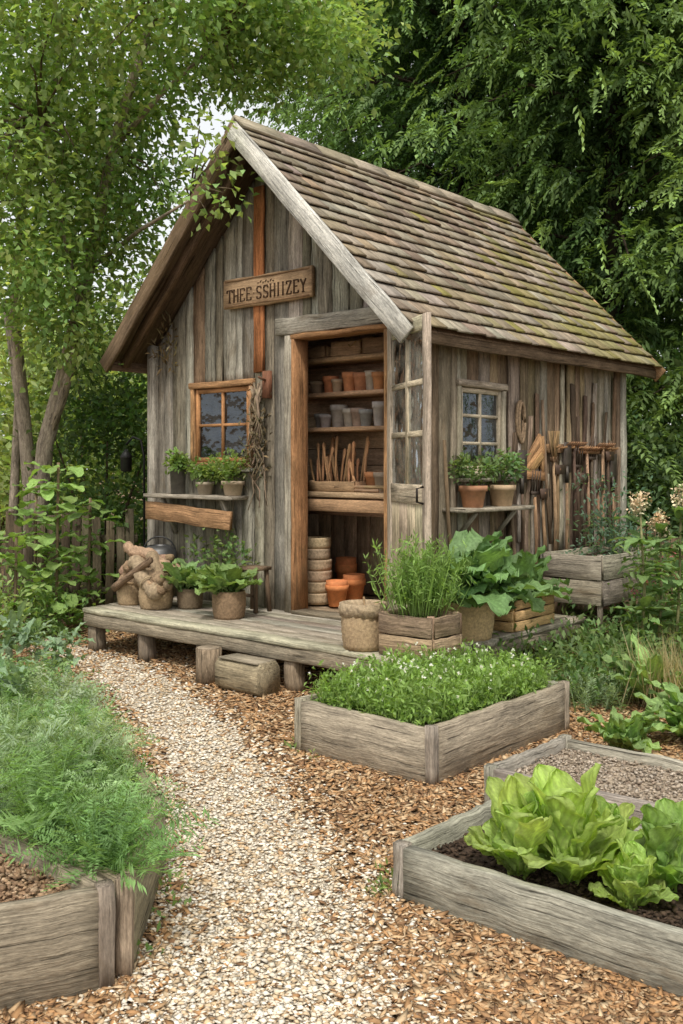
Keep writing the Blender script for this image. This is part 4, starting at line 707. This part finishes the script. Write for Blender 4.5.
# right garden
m=MB(); c=[]
for _ in range(95): q=G(rnd.uniform(490,720),rnd.uniform(632,705),0); c.append((q.x,q.y,rnd.uniform(.03,.2)))
m.cloud(c,85,.11,.055,.026,(.14,.225,.08)); tag(m.build('ground_cover',LEAF),'dark low ground cover right of the deck','plants',kind='stuff')
for i,(px,py,hh,lab) in enumerate(((655,690,.38,'cabbage like plant with broad leaves behind the mulch bed'),(622,735,.27,'smaller broad leaved plant at the corner of the mulch bed'),(690,722,.34,'broad leaved plant cut by the right picture edge'))):
    q=G(px,py+20,0); t=thing('leafy_vegetable',lab,'plant',q,0,'broad leaved vegetables at the right'); m=MB()
    for k in range(28): m.blade((rnd.uniform(-.03,.03),rnd.uniform(-.03,.03),.02),rnd.uniform(0,6.28),rnd.uniform(.5,1.35),hh*rnd.uniform(.6,1.15),rnd.uniform(.07,.12),rnd.uniform(.4,1.4),.014,vary((.24,.36,.125),.25),'long',1.6,.1,15,11,25,.0018)
    m.build('leaves',BROAD,t)
def tuft(name,lab,cat,q,n,h,sp,col,lw=.007):
    m=MB(); P=np.stack([q.x+rng.normal(size=n)*sp,q.y+rng.normal(size=n)*sp,np.zeros(n)],1); Dr=np.concatenate([rng.normal(size=(n,2))*.3,np.ones((n,1))],1); m.leafs(P,Dr,rng.normal(size=(n,3)),h*rng.uniform(.4,1.1,n),lw,np.array(col)[None]*rng.uniform(.6,1.3,(n,1))); return tag(m.build(name,LEAF),lab,cat)
tuft('dry_grass','clump of straw coloured dry grass at the right picture edge','grass clump',G(676,712),300,.48,.1,(.44,.37,.22))
tuft('dry_grass','greener half dry grass clump left of the straw coloured one','grass clump',G(645,700),260,.38,.11,(.28,.31,.16))
m=MB(); q=G(592,706); n=90; a=rng.uniform(0,6.28,n); B=np.stack([q.x+rng.normal(size=n)*.12,q.y+rng.normal(size=n)*.12,np.zeros(n)],1); m.fronds(B,np.stack([np.cos(a)*.5,np.sin(a)*.5,np.ones(n)],1),rng.uniform(.14,.3,n),22,.2,.1,.008,np.array((.27,.36,.21))[None]*rng.uniform(.7,1.2,(n,1)),.2,.9,.45,0,.006); tag(m.build('herb_clump',LEAF),'fine grey green herb clump behind the middle bed','herb')
for i,(px,py,Yd,lab) in enumerate(((640,505,6.6,'tall stem with creamy yellow flower head, leftmost of the three'),(660,526,6.9,'middle stem with creamy flower head, set lowest'),(681,498,6.7,'creamy flower head on a tall stem at the right picture edge'))):
    top=AT(px,py,Yd); b=(top.x-.02*i,Yd,0); t=thing('tall_flower',lab,'flower',b,0,'tall cream flowers at the right'); m=MB(); tz=top.z
    m.tube([(0,0,0),(.03,0,tz*.5),(top.x-b[0],0,tz)],[.012,.01,.006],6,(.26,.25,.12)); m.build('stem',BARK,t); m=MB()
    m.cloud(ell((top.x-b[0],0,tz+.0),(.04,.04,.085),14),18,.018,.024,.02,(.7,.61,.4),.15); m.build('bloom',PLAIN,t); m=MB()
    for k in range(30): z=rnd.uniform(.15,.95)*tz; m.blade((.02,0,z),rnd.uniform(0,6.28),rnd.uniform(0,.7),rnd.uniform(.14,.26),.08,rnd.uniform(.5,1.2),.007,vary((.17,.27,.1),.25),'long',1.2,.1,9,7)
    m.build('leaves',BROAD,t)
shrub('flowering_shrub','leafy shrub with pink flowers behind the planter box','shrub',(2.35,7.3,0),[((2.35,7.3,.4),(.35,.3,.4),26)],70,.09,.055,.03,(.16,.25,.09))
m=MB(); m.cloud(ell((2.3,7.1,.55),(.3,.2,.2),9),10,.02,.025,.02,(.5,.16,.2)); tag(m.build('pink_flowers',LEAF),'small pink flowers in front of the leafy shrub at right','flowers')
m=MB(); c=[(.16+rnd.uniform(-.03,.03),3.22+rnd.uniform(-.05,.03),.02) for _ in range(5)]+[(-.2+rnd.uniform(-.1,.5),4.75-rnd.uniform(-.1,.1),.01) for _ in range(5)]+[(-.55+rnd.uniform(-.03,.03),rnd.uniform(2.6,3.4),.02) for _ in range(4)]
m.cloud(c,20,.03,.03,.012,(.2,.3,.1),.3,.6); tag(m.build('weed_tufts',LEAF),'tiny green weeds sprouting at the foot of the beds','weeds',kind='stuff')

# ---------------------------------------------------------------- light, sky, camera
el,az=math.radians(57),math.radians(186)
w=bpy.data.worlds.new('World'); scene.world=w; w.use_nodes=True; n=w.node_tree; sk=n.nodes.new('ShaderNodeTexSky'); sk.sky_type='NISHITA'; sk.sun_disc=False; sk.sun_elevation=el; sk.sun_rotation=az; sk.air_density=1.0; sk.dust_density=6.0; sk.ozone_density=.6
mx=n.nodes.new('ShaderNodeMixRGB'); mx.inputs[0].default_value=.7; mx.inputs[2].default_value=(8.3,8.35,8.1,1); n.links.new(sk.outputs[0],mx.inputs[1])
n.links.new(mx.outputs[0],n.nodes['Background'].inputs[0]); n.nodes['Background'].inputs[1].default_value=.15
ld=bpy.data.lights.new('Sun','SUN'); ld.energy=2.9; ld.angle=math.radians(10); ld.color=(1,.96,.88); lo=bpy.data.objects.new('Sun',ld); COL.objects.link(lo)
sv=Vector((math.cos(el)*math.sin(az),math.cos(el)*math.cos(az),math.sin(el))); lo.rotation_euler=(-sv).to_track_quat('-Z','Y').to_euler()
cam=bpy.data.cameras.new('Camera'); co=bpy.data.objects.new('Camera',cam); COL.objects.link(co); co.location=(0,0,H); co.rotation_euler=(math.pi/2,0,0); cam.sensor_fit='HORIZONTAL'; cam.sensor_width=36; cam.lens=36*F/683; cam.shift_y=-(512-HY)/683; cam.clip_end=600; scene.camera=co
scene.view_settings.view_transform='Standard'; scene.view_settings.look='None'; scene.view_settings.exposure=0
